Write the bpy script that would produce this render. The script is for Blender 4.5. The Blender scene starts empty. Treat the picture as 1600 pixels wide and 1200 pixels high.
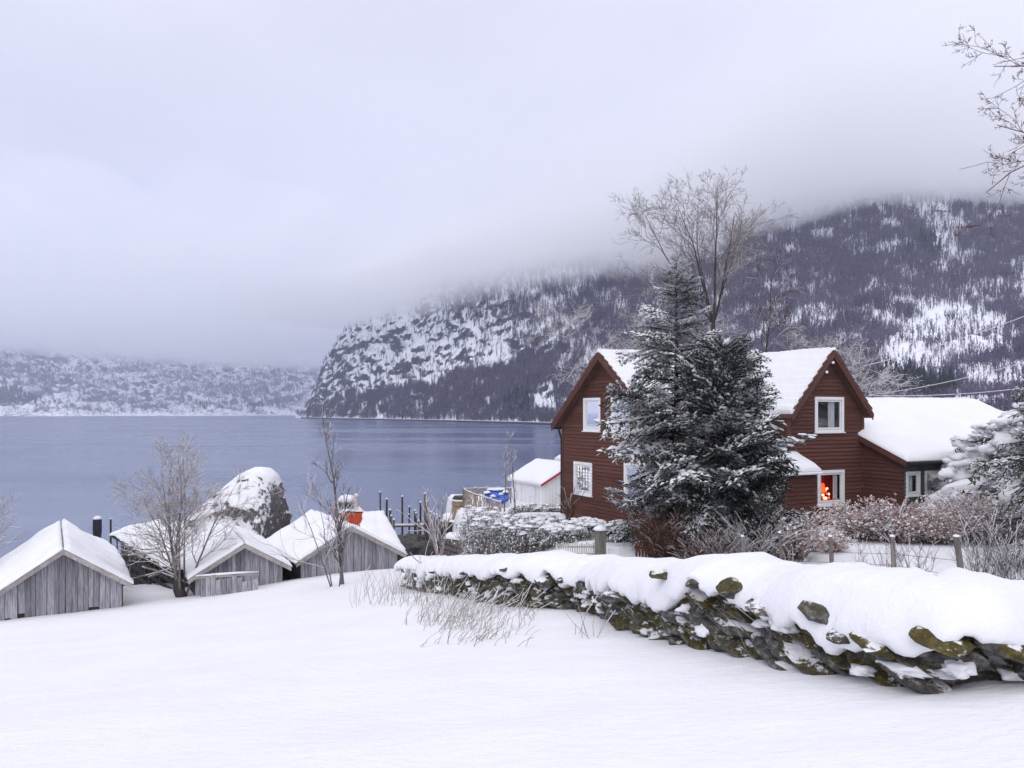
import bpy, bmesh, math, random
import numpy as np
from mathutils import Vector, Matrix

# ------------------------------------------------------------------ camera, sky, sun, exposure
SC = bpy.context.scene
COL = SC.collection
F, U0, V0 = 1250.0, 800.0, 645.0            # focal length and horizon of the photograph in its own pixels
cam_data = bpy.data.cameras.new('camera')
cam = bpy.data.objects.new('camera', cam_data)
COL.objects.link(cam)
cam.location = (0, 0, 0)
cam.rotation_euler = (math.radians(90), 0, 0)
cam_data.sensor_width = 36.0
cam_data.lens = 36.0 * F / 1600.0
cam_data.shift_y = 45.0 / 1600.0
cam_data.clip_start, cam_data.clip_end = 0.1, 30000
SC.camera = cam

SUN_EL, SUN_AZ = math.radians(38), math.radians(200)     # azimuth clockwise from the view direction
world = bpy.data.worlds.new('World')
SC.world = world
world.use_nodes = True
nt = world.node_tree
nt.nodes.clear()
def N(t, **kw):
    n = nt.nodes.new(t)
    for k, v in kw.items():
        setattr(n, k, v)
    return n
w_out = N('ShaderNodeOutputWorld')
w_mix = N('ShaderNodeMixShader')
w_sky = N('ShaderNodeTexSky', sky_type='NISHITA')
w_sky.sun_disc = False
w_sky.sun_elevation = SUN_EL
w_sky.sun_rotation = SUN_AZ
w_bg1 = N('ShaderNodeBackground'); w_bg1.inputs['Strength'].default_value = 0.08
w_bg2 = N('ShaderNodeBackground'); w_bg2.inputs['Strength'].default_value = 1.0
w_tc = N('ShaderNodeTexCoord')
w_map = N('ShaderNodeMapping'); w_map.inputs['Scale'].default_value = (1.0, 1.0, 2.6)
w_noise = N('ShaderNodeTexNoise'); w_noise.inputs['Scale'].default_value = 1.7
w_noise.inputs['Detail'].default_value = 5; w_noise.inputs['Roughness'].default_value = 0.5
w_nramp = N('ShaderNodeMapRange'); w_nramp.inputs['From Min'].default_value = 0.3; w_nramp.inputs['From Max'].default_value = 0.7
w_nramp.inputs['To Min'].default_value = 0.90; w_nramp.inputs['To Max'].default_value = 1.09
w_sep = N('ShaderNodeSeparateXYZ')
w_ramp = N('ShaderNodeValToRGB')            # overcast cloud deck: horizon raised to light the clouds, duller above, brightest overhead
cr = w_ramp.color_ramp
cr.elements[0].position = 0.0; cr.elements[0].color = (1.22, 1.23, 1.50, 1)
cr.elements[1].position = 1.0; cr.elements[1].color = (1.55, 1.54, 1.60, 1)
e = cr.elements.new(0.09); e.color = (0.90, 0.90, 1.12, 1)
e = cr.elements.new(0.20); e.color = (0.77, 0.77, 0.93, 1)
e = cr.elements.new(0.47); e.color = (0.83, 0.83, 0.955, 1)
w_mul = N('ShaderNodeMix', data_type='RGBA', blend_type='MULTIPLY'); w_mul.inputs['Factor'].default_value = 1.0
w_sep2 = N('ShaderNodeCombineColor')
w_mix.inputs['Fac'].default_value = 0.93
L = nt.links.new
L(w_tc.outputs['Generated'], w_sep.inputs[0]); L(w_sep.outputs['Z'], w_ramp.inputs['Fac'])
L(w_tc.outputs['Generated'], w_map.inputs['Vector']); L(w_map.outputs[0], w_noise.inputs['Vector'])
L(w_noise.outputs['Fac'], w_nramp.inputs['Value'])
for k in range(3):
    L(w_nramp.outputs[0], w_sep2.inputs[k])
L(w_ramp.outputs['Color'], w_mul.inputs[6]); L(w_sep2.outputs[0], w_mul.inputs[7])
L(w_mul.outputs[2], w_bg2.inputs['Color'])
L(w_sky.outputs[0], w_bg1.inputs['Color'])
L(w_bg1.outputs[0], w_mix.inputs[1]); L(w_bg2.outputs[0], w_mix.inputs[2])
L(w_mix.outputs[0], w_out.inputs['Surface'])

sun_data = bpy.data.lights.new('sun', 'SUN')
sun_data.energy = 0.85
sun_data.angle = math.radians(40)
sun_data.color = (1.0, 0.97, 0.93)
sun = bpy.data.objects.new('sun', sun_data)
COL.objects.link(sun)
# direction to the sun: azimuth SUN_AZ clockwise from +Y
sd = Vector((math.sin(SUN_AZ) * math.cos(SUN_EL), math.cos(SUN_AZ) * math.cos(SUN_EL), math.sin(SUN_EL)))
sun.rotation_euler = sd.to_track_quat('Z', 'Y').to_euler()
sun.location = sd * 50

SC.view_settings.view_transform = 'Standard'
SC.view_settings.look = 'None'
SC.view_settings.exposure = 0.08
SC.view_settings.gamma = 1.0
SC.view_settings.use_curve_mapping = False
SC.render.engine = 'CYCLES'
SC.cycles.use_denoising = True
SC.cycles.max_bounces = 18
SC.cycles.diffuse_bounces = 3
SC.cycles.glossy_bounces = 3
SC.cycles.transmission_bounces = 4
SC.cycles.transparent_max_bounces = 8
SC.cycles.volume_bounces = 16
SC.cycles.use_adaptive_sampling = False

# ------------------------------------------------------------------ helpers
def P(u, v, Y):
    return Vector(((u - U0) / F * Y, Y, (V0 - v) / F * Y))
def sm(a, b, x):
    t = np.clip((np.asarray(x, float) - a) / (b - a), 0, 1)
    return t * t * (3 - 2 * t)
def interp(x, pts):
    xs, ys = zip(*pts)
    return np.interp(x, xs, ys)

_rng = np.random.RandomState(7)
_perm = _rng.permutation(512)
_perm = np.concatenate([_perm, _perm])
_grad = _rng.normal(size=(512, 3)); _grad /= np.linalg.norm(_grad, axis=1)[:, None]
def gnoise(x, y, z):
    x, y, z = np.broadcast_arrays(np.asarray(x, float), np.asarray(y, float), np.asarray(z, float))
    xi, yi, zi = np.floor(x).astype(int), np.floor(y).astype(int), np.floor(z).astype(int)
    fx, fy, fz = x - xi, y - yi, z - zi
    u, v, w = (f * f * f * (f * (f * 6 - 15) + 10) for f in (fx, fy, fz))
    def g(i, j, k):
        h = _perm[(_perm[(_perm[(xi + i) & 511] + yi + j) & 511] + zi + k) & 511]
        gr = _grad[h]
        return gr[..., 0] * (fx - i) + gr[..., 1] * (fy - j) + gr[..., 2] * (fz - k)
    def lerp(a, b, t): return a + (b - a) * t
    return 1.6 * lerp(lerp(lerp(g(0,0,0), g(1,0,0), u), lerp(g(0,1,0), g(1,1,0), u), v),
                lerp(lerp(g(0,0,1), g(1,0,1), u), lerp(g(0,1,1), g(1,1,1), u), v), w)
def fbm(x, y, z, o=4, r=0.5):
    s, a, f = 0, 1.0, 1.0
    for k in range(o):
        s = s + a * gnoise(x * f + 13.7 * k, y * f + 5.1 * k, z * f - 7.3 * k)
        a *= r; f *= 2.03
    return s
def ridged(x, y, z, o=4, r=0.5):
    s, a, f = 0, 1.0, 1.0
    for k in range(o):
        s = s + a * (1 - 2 * np.abs(gnoise(x * f + 3.7 * k, y * f + 9.1 * k, z * f - 2.3 * k)))
        a *= r; f *= 2.03
    return s

def tag(o, label=None, cat=None, group=None, kind=None):
    if label: o['label'] = label
    if cat: o['category'] = cat
    if group: o['group'] = group
    if kind: o['kind'] = kind
    return o
def thing(name, loc, label, cat, group=None):
    o = bpy.data.objects.new(name, None)
    o.empty_display_size = 0.3
    COL.objects.link(o)
    o.location = loc
    return tag(o, label, cat, group)
def wloc(o):
    v = Vector((0, 0, 0))
    while o is not None:
        v = v + Vector(o.location); o = o.parent
    return v

class MB:
    """collects geometry in world coordinates; build() links it as one mesh object"""
    def __init__(s): s.v, s.f = [], []
    def add(s, vs, fs):
        n = len(s.v); s.v += [tuple(p) for p in vs]; s.f += [tuple(i + n for i in f) for f in fs]
        return s
    def box(s, c, size, rz=0.0, R=None):
        c = Vector(c); M = R if R is not None else Matrix.Rotation(rz, 3, 'Z')
        hx, hy, hz = (k / 2 for k in size)
        vs = [c + M @ Vector((x, y, z)) for z in (-hz, hz) for y in (-hy, hy) for x in (-hx, hx)]
        return s.add(vs, [(0,2,3,1),(4,5,7,6),(0,1,5,4),(2,6,7,3),(0,4,6,2),(1,3,7,5)])
    def hexa(s, b, t):
        """two quads of four points each joined to a solid"""
        return s.add(list(b) + list(t), [(3,2,1,0),(4,5,6,7),(0,1,5,4),(1,2,6,5),(2,3,7,6),(3,0,4,7)])
    def prism(s, poly, ext):
        ext = Vector(ext); n = len(poly)
        vs = [Vector(p) for p in poly] + [Vector(p) + ext for p in poly]
        return s.add(vs, [tuple(range(n))[::-1], tuple(range(n, 2*n))] + [(i, (i+1) % n, n + (i+1) % n, n + i) for i in range(n)])
    def bar(s, a, b, w, h, up=(0,0,1)):
        a, b = Vector(a), Vector(b); d = (b - a)
        if d.length < 1e-6: return s
        d.normalize(); up = Vector(up); sx = d.cross(up)
        if sx.length < 1e-4: sx = d.cross(Vector((1,0,0)))
        sx.normalize(); sz = sx.cross(d)
        q = [a + sx*x*w/2 + sz*z*h/2 for x, z in ((-1,-1),(1,-1),(1,1),(-1,1))]
        r = [p + (b - a) for p in q]
        return s.hexa(q, r)
    def tube(s, pts, rad, n=5, cap=True):
        pts = [Vector(p) for p in pts]; k = len(pts)
        if not hasattr(rad, '__len__'): rad = [rad] * k
        base = len(s.v); prev = None
        for i, p in enumerate(pts):
            d = (pts[min(i+1, k-1)] - pts[max(i-1, 0)])
            d = d.normalized() if d.length > 1e-9 else Vector((0,0,1))
            if prev is None:
                a = d.cross(Vector((0.31, 0.95, 0.05)));
                if a.length < 1e-3: a = d.cross(Vector((1,0,0)))
            else:
                a = prev - d * prev.dot(d)
            a.normalize(); prev = a; b = d.cross(a)
            for j in range(n):
                t = 2*math.pi*j/n
                s.v.append(tuple(p + (a*math.cos(t) + b*math.sin(t)) * rad[i]))
        for i in range(k-1):
            for j in range(n):
                s.f.append((base+i*n+j, base+i*n+(j+1)%n, base+(i+1)*n+(j+1)%n, base+(i+1)*n+j))
        if cap:
            s.f.append(tuple(base + j for j in range(n))[::-1]); s.f.append(tuple(base+(k-1)*n+j for j in range(n)))
        return s
    def grid(s, pts):
        """pts: rows of points"""
        base = len(s.v); m, n = len(pts), len(pts[0])
        for r in pts: s.v += [tuple(p) for p in r]
        for i in range(m-1):
            for j in range(n-1):
                a = base+i*n+j
                s.f.append((a, a+1, a+n+1, a+n))
        return s
    def blob(s, c, r, seed=0, amp=0.2, flat=0.0, sub=2, R=None):
        v, f = ICO[sub]
        p = v * (1 + amp * fbm(v[:,0]*1.3 + seed*3.1, v[:,1]*1.3 + seed, v[:,2]*1.3 - seed*1.7, 3))[:, None]
        if flat: p[:,2] = np.maximum(p[:,2], -flat)
        p = p * np.array(r if hasattr(r, '__len__') else (r, r, r))
        if R is not None: p = p @ np.array(R).T
        return s.add(p + np.array(c), f)
    def build(s, name, mat, parent=None, smooth=False):
        off = wloc(parent) if parent is not None else Vector((0,0,0))
        me = bpy.data.meshes.new(name)
        vv = np.array(s.v, float).reshape(-1, 3) - np.array(off)
        me.from_pydata(vv.tolist(), [], s.f)
        return link(name, me, mat, parent, smooth)
def link(name, me, mat, parent=None, smooth=False):
    for m in (mat if isinstance(mat, (list, tuple)) else [mat]): me.materials.append(m)
    if smooth: me.polygons.foreach_set('use_smooth', np.ones(len(me.polygons), bool))
    me.update()
    o = bpy.data.objects.new(name, me)
    COL.objects.link(o)
    if parent is not None: o.parent = parent
    return o
def np_mesh(name, V, T, mat, parent=None, smooth=False, midx=None):
    """fast mesh from arrays: V (n,3) world, T (m,3|4)"""
    V = np.asarray(V, np.float32)
    if parent is not None: V = V - np.array(wloc(parent), np.float32)
    T = np.asarray(T, np.int32); k = T.shape[1]
    me = bpy.data.meshes.new(name)
    me.vertices.add(len(V)); me.vertices.foreach_set('co', V.ravel())
    me.loops.add(T.size); me.loops.foreach_set('vertex_index', T.ravel())
    me.polygons.add(len(T)); me.polygons.foreach_set('loop_start', np.arange(0, T.size, k, dtype=np.int32))
    if midx is not None: me.polygons.foreach_set('material_index', np.asarray(midx, np.int32))
    me.update(calc_edges=True)
    me.validate()
    return link(name, me, mat, parent, smooth)
def grid_faces(m, n, flip=False):
    i, j = np.meshgrid(np.arange(m-1), np.arange(n-1), indexing='ij')
    a = (i*n + j).ravel()
    q = np.stack([a, a+1, a+n+1, a+n], 1)
    return q[:, ::-1] if flip else q
def make_ico(sub):
    bm = bmesh.new(); bmesh.ops.create_icosphere(bm, subdivisions=sub, radius=1.0)
    v = np.array([x.co[:] for x in bm.verts]); f = [tuple(y.index for y in x.verts) for x in bm.faces]
    bm.free(); return v, f
ICO = {k: make_ico(k) for k in (1, 2, 3, 4)}

# ------------------------------------------------------------------ materials
MATS = {}
class NT:
    def __init__(s, name):
        s.m = bpy.data.materials.new(name); s.m.use_nodes = True
        s.t = s.m.node_tree; s.t.nodes.clear()
        s.out = s.n('ShaderNodeOutputMaterial'); s.b = s.n('ShaderNodeBsdfPrincipled')
        s.l(s.b.outputs[0], s.out.inputs['Surface'])
        s.tc = s.n('ShaderNodeTexCoord'); s.geo = s.n('ShaderNodeNewGeometry')
        MATS[name] = s.m
    def n(s, t, **kw):
        x = s.t.nodes.new(t)
        for k, v in kw.items(): setattr(x, k, v)
        return x
    def l(s, a, b): s.t.links.new(a, b)
    def noise(s, scale, detail=4, rough=0.55, vec=None, sc=None, dist=0.0):
        x = s.n('ShaderNodeTexNoise'); x.inputs['Scale'].default_value = scale
        x.inputs['Detail'].default_value = detail; x.inputs['Roughness'].default_value = rough; x.inputs['Distortion'].default_value = dist
        vec = vec if vec is not None else s.geo.outputs['Position']
        if sc is not None:
            mp = s.n('ShaderNodeMapping'); mp.inputs['Scale'].default_value = sc
            s.l(vec, mp.inputs['Vector']); vec = mp.outputs[0]
        s.l(vec, x.inputs['Vector'])
        return x.outputs['Fac']
    def ramp(s, fac, stops, interp='LINEAR'):
        x = s.n('ShaderNodeValToRGB'); r = x.color_ramp; r.interpolation = interp
        while len(r.elements) < len(stops): r.elements.new(0.5)
        for e, (p, c) in zip(r.elements, stops):
            e.position = p; e.color = (c[0], c[1], c[2], 1) if hasattr(c, '__len__') else (c, c, c, 1)
        s.l(fac, x.inputs['Fac']); return x.outputs['Color']
    def mix(s, fac, a, b, blend='MIX'):
        x = s.n('ShaderNodeMix', data_type='RGBA', blend_type=blend)
        if isinstance(fac, (int, float)): x.inputs['Factor'].default_value = fac
        else: s.l(fac, x.inputs['Factor'])
        for k, c in ((6, a), (7, b)):
            if isinstance(c, (tuple, list)): x.inputs[k].default_value = (c[0], c[1], c[2], 1)
            else: s.l(c, x.inputs[k])
        return x.outputs[2]
    def math(s, op, a, b=0.0):
        x = s.n('ShaderNodeMath', operation=op)
        for k, c in enumerate((a, b)):
            if isinstance(c, (int, float)): x.inputs[k].default_value = c
            else: s.l(c, x.inputs[k])
        return x.outputs[0]
    def col(s, c):
        if isinstance(c, (tuple, list)): s.b.inputs['Base Color'].default_value = (c[0], c[1], c[2], 1)
        else: s.l(c, s.b.inputs['Base Color'])
    def bump(s, h, strength=0.3, dist=0.02):
        x = s.n('ShaderNodeBump'); x.inputs['Strength'].default_value = strength; x.inputs['Distance'].default_value = dist
        s.l(h, x.inputs['Height']); s.l(x.outputs[0], s.b.inputs['Normal']); return x
    def up(s):
        x = s.n('ShaderNodeSeparateXYZ'); s.l(s.geo.outputs['Normal'], x.inputs[0]); return x.outputs['Z']
    def rand(s):
        return s.n('ShaderNodeObjectInfo').outputs['Random']
    def rough(s, r, spec=0.3):
        s.b.inputs['Roughness'].default_value = r; s.b.inputs['Specular IOR Level'].default_value = spec

SNOW_C = (0.80, 0.80, 0.82)
def mat_snow():
    a = NT('snow'); a.rough(0.75, 0.25)
    n1 = a.noise(0.7, 5, 0.55); n2 = a.noise(38, 3, 0.6); n3 = a.noise(5.0, 4, 0.55, sc=(1.0, 1.6, 1.0))
    a.col(a.ramp(n1, [(0.3, (0.775, 0.775, 0.80)), (0.7, (0.815, 0.815, 0.835))]))
    h = a.math('ADD', a.math('MULTIPLY', n2, 0.25), n3)
    a.bump(h, 0.7, 0.04)
    return a.m
def mat_flat(name, c, rough=0.6, spec=0.3, var=0.15, scale=6.0, bump=0.1, metallic=0.0, rnd=0.0):
    a = NT(name); a.rough(rough, spec)
    n = a.noise(scale, 5, 0.6)
    d = tuple(k * (1 - var) for k in c); b = tuple(min(1, k * (1 + var)) for k in c)
    co = a.ramp(n, [(0.3, d), (0.7, b)])
    if rnd:
        co = a.mix(1.0, co, a.ramp(a.rand(), [(0, 1 - rnd), (1, 1 + rnd)]), 'MULTIPLY')
    a.col(co)
    if bump: a.bump(n, 0.4, bump * 0.1)
    a.b.inputs['Metallic'].default_value = metallic
    return a.m
def mat_wood(name, c1, c2, rnd=0.25, scale=(9, 9, 0.7), streak=0.5):
    """weathered board: grain along z, every board its own shade"""
    a = NT(name); a.rough(0.85, 0.2)
    oi = a.rand()
    vec = a.n('ShaderNodeVectorMath', operation='ADD')
    a.l(a.geo.outputs['Position'], vec.inputs[0])
    cx = a.n('ShaderNodeCombineXYZ'); r10 = a.math('MULTIPLY', oi, 37.0)
    for k in range(3): a.l(r10, cx.inputs[k])
    a.l(cx.outputs[0], vec.inputs[1])
    g = a.noise(3.0, 6, 0.65, vec.outputs[0], scale)
    st = a.noise(1.0, 4, 0.6, vec.outputs[0], tuple(k * 0.35 for k in scale))
    co = a.ramp(g, [(0.3, c1), (0.68, c2)])
    co = a.mix(a.math('MULTIPLY', a.ramp(st, [(0.45, 0.0), (0.7, 1.0)]), streak), co, tuple(k * 0.55 for k in c1))
    co = a.mix(1.0, co, a.ramp(oi, [(0, 1 - rnd), (1, 1 + rnd)]), 'MULTIPLY')
    a.col(co); a.bump(g, 0.5, 0.01)
    return a.m
SNOW = mat_snow()
# ------------------------------------------------------------------ terrain
WATER = -8.0
WALL_PTS = [(640,920),(720,932),(800,945),(925,950),(985,975),(1100,1005),(1200,1020),(1300,1045),(1400,1063),(1470,1072),(1540,1066),(1595,1052),(1680,1045),(1800,1040),(2400,1040)]
def field_plane(x, y): return -1.6 - 0.146*y + 0.079*x
def on_field(u, v):
    d, x = (v - V0)/F, (u - U0)/F
    Y = 1.6/(d - 0.146 + 0.079*x)
    return (x*Y, Y)
WALL = np.array([on_field(u, v) for u, v in WALL_PTS])
def wall_side(x, y):
    """signed distance to the dry stone wall, positive on the garden side"""
    x, y = np.asarray(x, float), np.asarray(y, float)
    best = np.full(np.broadcast(x, y).shape, 1e9); sg = np.ones_like(best)
    ext = np.vstack([WALL[0] + (WALL[0]-WALL[1])/np.linalg.norm(WALL[0]-WALL[1])*3, WALL, WALL[-1] + np.array([60, 0])])
    for a, b in zip(ext[:-1], ext[1:]):
        d = b - a; t = np.clip(((x-a[0])*d[0] + (y-a[1])*d[1]) / (d@d), 0, 1)
        px, py = x - a[0] - t*d[0], y - a[1] - t*d[1]
        r = np.hypot(px, py); c = -(px*d[1] - py*d[0])
        u = r < best - 1e-6
        best = np.where(u, r, best); sg = np.where(u, np.sign(c), sg)
    return best*sg
def gz(x, y, rough=True):
    x, y = np.asarray(x, float), np.asarray(y, float)
    yy = np.maximum(y, -2)
    z = field_plane(np.clip(x, -40, 40), yy)
    z = z + 0.5*np.exp(-(((x+5.5)/5.5)**2 + ((y-30.5)/4.5)**2)) + 0.55*np.exp(-(((x+15)/5)**2 + ((y-34.5)/4)**2))
    # garden terrace behind the wall
    g = -3.1 - 0.038*y
    w = sm(0.2, 2.2, wall_side(x, y)) * (1 - sm(35.5, 40, y - 0.25*x))
    x0 = -3.0 + 0.25*np.clip(34 - y, 0, 20)
    w = w * sm(0, 3.5, x - x0)
    z = z*(1-w) + g*w
    # lower terrace with the white boat house
    xe = -2.3 - 0.15*(y - 38)
    t = sm(-0.5, 0.4, x - xe) * (1 - sm(9, 14, x)) * sm(36, 41, y) * (1 - sm(52.5, 55, y))
    z = z*(1-t) + (-5.35)*t
    # quay basin between the boat houses and the terrace
    q = sm(-10.5, -8.8, x)*(1 - sm(-1.2, -0.5, x - xe))*sm(37.5, 41, y)
    z = z*(1-q) + np.minimum(z, -8.9)*q
    # land rising inland, to the right
    r = sm(12, 40, x - 0.15*(y-30))
    z = np.where(x > 8, z*(1-r) + np.maximum(z, -4.6 + 0.03*np.maximum(x-12, 0))*r, z)
    if rough:
        near = np.exp(-np.hypot(x, y)/60)
        z = z + 0.10*fbm(x*0.16, y*0.16, 0.3, 3) + 0.022*near*fbm(x*1.1, y*1.5, 3.1, 3) + 0.012*near*gnoise(x*0.9 + y*0.4, y*3.4, 1.7)*sm(-.2, .5, gnoise(x*.25, y*.3, 8.1))
    # bed drops off below the lake
    z = np.where(z < -8.3, -8.3 + (z + 8.3)*1.6, z)
    return np.maximum(z, -16)
def gzs(x, y): return float(gz(np.array([x]), np.array([y]))[0])

def axis(segs):
    o = [segs[0][0]]
    for a, b, st in segs:
        o += list(np.arange(a, b, st)[1:]) + [b]
    return np.array(o)
gx = axis([(-70,-24,1.2),(-24,14,0.22),(14,40,0.5),(40,160,3)])
gy = axis([(-12,3,0.6),(3,14,0.13),(14,40,0.26),(40,70,0.5),(70,260,4)])
X, Yg = np.meshgrid(gx, gy)
Z = gz(X, Yg)
ground = np_mesh('ground', np.stack([X, Yg, Z], -1).reshape(-1, 3), grid_faces(len(gy), len(gx)), SNOW, smooth=True)
tag(ground, 'snow covered field sloping down to the lake', kind='structure')

# lake
a = NT('water'); a.rough(0.10, 0.5)
a.col((0.085, 0.12, 0.225)); a.b.inputs['IOR'].default_value = 1.333
w1 = a.noise(0.9, 4, 0.6, sc=(0.55, 1.5, 1)); w2 = a.noise(0.10, 4, 0.55, sc=(0.5, 1.4, 1)); w3 = a.noise(0.012, 4, 0.5, sc=(0.35, 1.6, 1))
h = a.math('ADD', a.math('MULTIPLY', w1, 0.16), a.math('MULTIPLY', w2, 0.5))
bp = a.bump(h, 0.13, 1.0)
a.l(a.ramp(w3, [(0.42, 0.14), (0.62, 0.30)]), a.b.inputs['Roughness'])
lx = axis([(-9000,-400,800),(-400,400,80),(400,9000,800)])
ly = axis([(28,120,20),(120,1200,120),(1200,9500,830)])
X, Yg = np.meshgrid(lx, ly)
lake = np_mesh('lake', np.stack([X, Yg, np.full_like(X, WATER)], -1).reshape(-1, 3), grid_faces(len(ly), len(lx)), a.m)
tag(lake, 'calm blue grey fjord water', kind='structure')

# ---- mountains: a heightfield laid out in the world, fine where it is seen
def mountain_grid(us, Yb, Yt, H, prof, rows, back=0.45, seed=0.0, amp=1.0, strata=1.0):
    x = (us - U0)/F
    t = np.concatenate([np.linspace(-0.06, 1, rows), 1 + np.linspace(0, back, 14)[1:]])
    T, Xr = np.meshgrid(t, x, indexing='ij')
    YB, YT, HH = (np.broadcast_to(k, T.shape) for k in (Yb, Yt, H))
    Y = YB + (YT - YB)*T
    pz = np.interp(np.clip(T, 0, 1), *zip(*prof))
    zz = WATER + HH*pz
    zz = np.where(T < 0, WATER - 12*(-T/0.06), zz)
    zz = np.where(T > 1, zz - (T-1)*HH*1.3, zz)
    XX = Xr*Y
    k = 1/90.0
    env = sm(0.0, 0.12, T)*sm(0, 60, HH)*amp
    r = ridged(XX*k, Y*k, seed + zz*k*0.5, 5, 0.55)
    f = fbm(XX*k*3.2, Y*k*3.2, seed + zz*k*3, 4, 0.6)
    zz = zz + env*(6.0*(r - 0.8) + 2.2*f)
    # rock ledges dipping to the right
    s = zz + 0.42*XX - 0.1*Y + 22*fbm(XX*k*1.6, Y*k*1.6, zz*k*1.6 + seed + 4, 4, 0.6)
    per = 17.0
    q = s/per; fr = q - np.floor(q)
    st = (np.floor(q) + sm(0.30, 0.72, fr))*per
    zz = zz + strata*np.clip(env, 0, 1)*0.40*(st - s)
    YY = Y + env*(9*fbm(XX*k*2.2 + 40, zz*k*2.6, Y*k*0.8 + seed, 4, 0.6))
    return np.stack([XX, YY, zz], -1), T

a = NT('mountain_side'); a.rough(0.9, 0.15)
up = a.up()
n1 = a.noise(0.05, 6, 0.65); n2 = a.noise(0.35, 4, 0.65); n3 = a.noise(0.16, 5, 0.6, sc=(1, 1, 0.35))
sn = a.math('ADD', up, a.math('MULTIPLY', a.math('SUBTRACT', n1, 0.5), 0.45))
sn = a.math('ADD', sn, a.math('MULTIPLY', a.math('SUBTRACT', n2, 0.5), 0.75))
mp = a.n('ShaderNodeMapping'); mp.inputs['Rotation'].default_value = (0, math.radians(-32), math.radians(12)); mp.inputs['Scale'].default_value = (0.20, 0.5, 1.7)
a.l(a.geo.outputs['Position'], mp.inputs['Vector'])
n5 = a.noise(0.075, 6, 0.66, mp.outputs[0], dist=0.6)
sn = a.math('ADD', sn, a.math('MULTIPLY', a.math('SUBTRACT', n5, 0.5), 1.5))
msk = a.ramp(sn, [(0.38, 0.0), (0.50, 1.0)])
rock = a.ramp(n3, [(0.3, (0.025, 0.024, 0.034)), (0.7, (0.10, 0.096, 0.12))])
a.col(a.mix(msk, rock, (0.84, 0.845, 0.89)))
a.bump(n2, 0.6, 1.5)
MT = a.m

us = np.concatenate([np.arange(462, 1640, 2.2), np.arange(1640, 2600, 12)])
Yb = interp(us, [(462,1240),(500,1060),(560,930),(640,800),(740,660),(860,530),(1000,420),(1200,260),(1400,175),(1600,135),(2000,115),(2600,120)])
Yt = interp(us, [(462,1290),(500,1200),(600,1130),(700,1050),(860,930),(1000,860),(1200,800),(1600,820),(2600,800)])
H = interp(us, [(462,6),(474,16),(484,34),(500,66),(515,90),(530,113),(550,136),(580,150),(620,165),(700,180),(800,182),(1000,180),(1200,215),(1400,240),(1600,240),(2600,240)])
HEAD = [(0,0.0),(0.05,0.035),(0.30,0.27),(0.45,0.48),(0.60,0.70),(0.75,0.85),(0.9,0.95),(1,1)]
RGT = [(0,0.0),(0.1,0.04),(0.3,0.17),(0.5,0.36),(0.7,0.59),(0.85,0.79),(1,1)]
G1, T1 = mountain_grid(us, Yb, Yt, H, HEAD, 150, seed=1.3)
G2, T2 = mountain_grid(us, Yb, Yt, H, RGT, 150, seed=1.3, amp=0.7, strata=0.55)
wr = sm(880, 1150, us)[None, :, None]
G = G1*(1-wr) + G2*wr
mountain = np_mesh('mountain', G.reshape(-1, 3), grid_faces(G.shape[0], G.shape[1]), MT, smooth=True)
tag(mountain, 'steep snowy mountain side rising from the fjord', kind='structure')
MG = G

# far hills
uf = np.concatenate([np.arange(-500, -20, 9), np.arange(-20, 500, 1.8), np.arange(500, 760, 9)])
Ybf = interp(uf, [(-500,1700),(0,1950),(100,1900),(170,2050),(330,2150),(480,2500),(760,2700)])
Ytf = interp(uf, [(-500,3200),(0,3300),(480,3700),(760,3800)])
Hf = interp(uf, [(-500,340),(0,330),(200,300),(330,280),(480,330),(760,330)]) 
FARP = [(0,0.0),(0.08,0.05),(0.2,0.10),(0.4,0.34),(0.6,0.55),(0.8,0.8),(1,1)]
GF, TF = mountain_grid(uf, Ybf, Ytf, Hf, FARP, 120, seed=8.8, amp=3.0, strata=1.2)
a = NT('far_hill_side'); a.rough(0.9, 0.15)
up = a.up()
n1 = a.noise(0.007, 6, 0.66); n2 = a.noise(0.045, 5, 0.72); n3 = a.noise(0.03, 4, 0.6)
sn = a.math('ADD', a.math('MULTIPLY', up, 0.55), a.math('MULTIPLY', n1, 0.75))
sn = a.math('ADD', sn, a.math('MULTIPLY', a.math('SUBTRACT', n2, 0.5), 1.1))
msk = a.ramp(sn, [(0.72, 0.0), (0.90, 1.0)])
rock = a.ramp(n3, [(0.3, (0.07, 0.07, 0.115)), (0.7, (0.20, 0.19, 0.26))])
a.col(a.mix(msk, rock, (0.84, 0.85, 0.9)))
a.bump(n2, 0.5, 4)
far = np_mesh('far_hills', GF.reshape(-1, 3), grid_faces(GF.shape[0], GF.shape[1]), a.m, smooth=True)
tag(far, 'snowy hills across the fjord', kind='structure')

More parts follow.
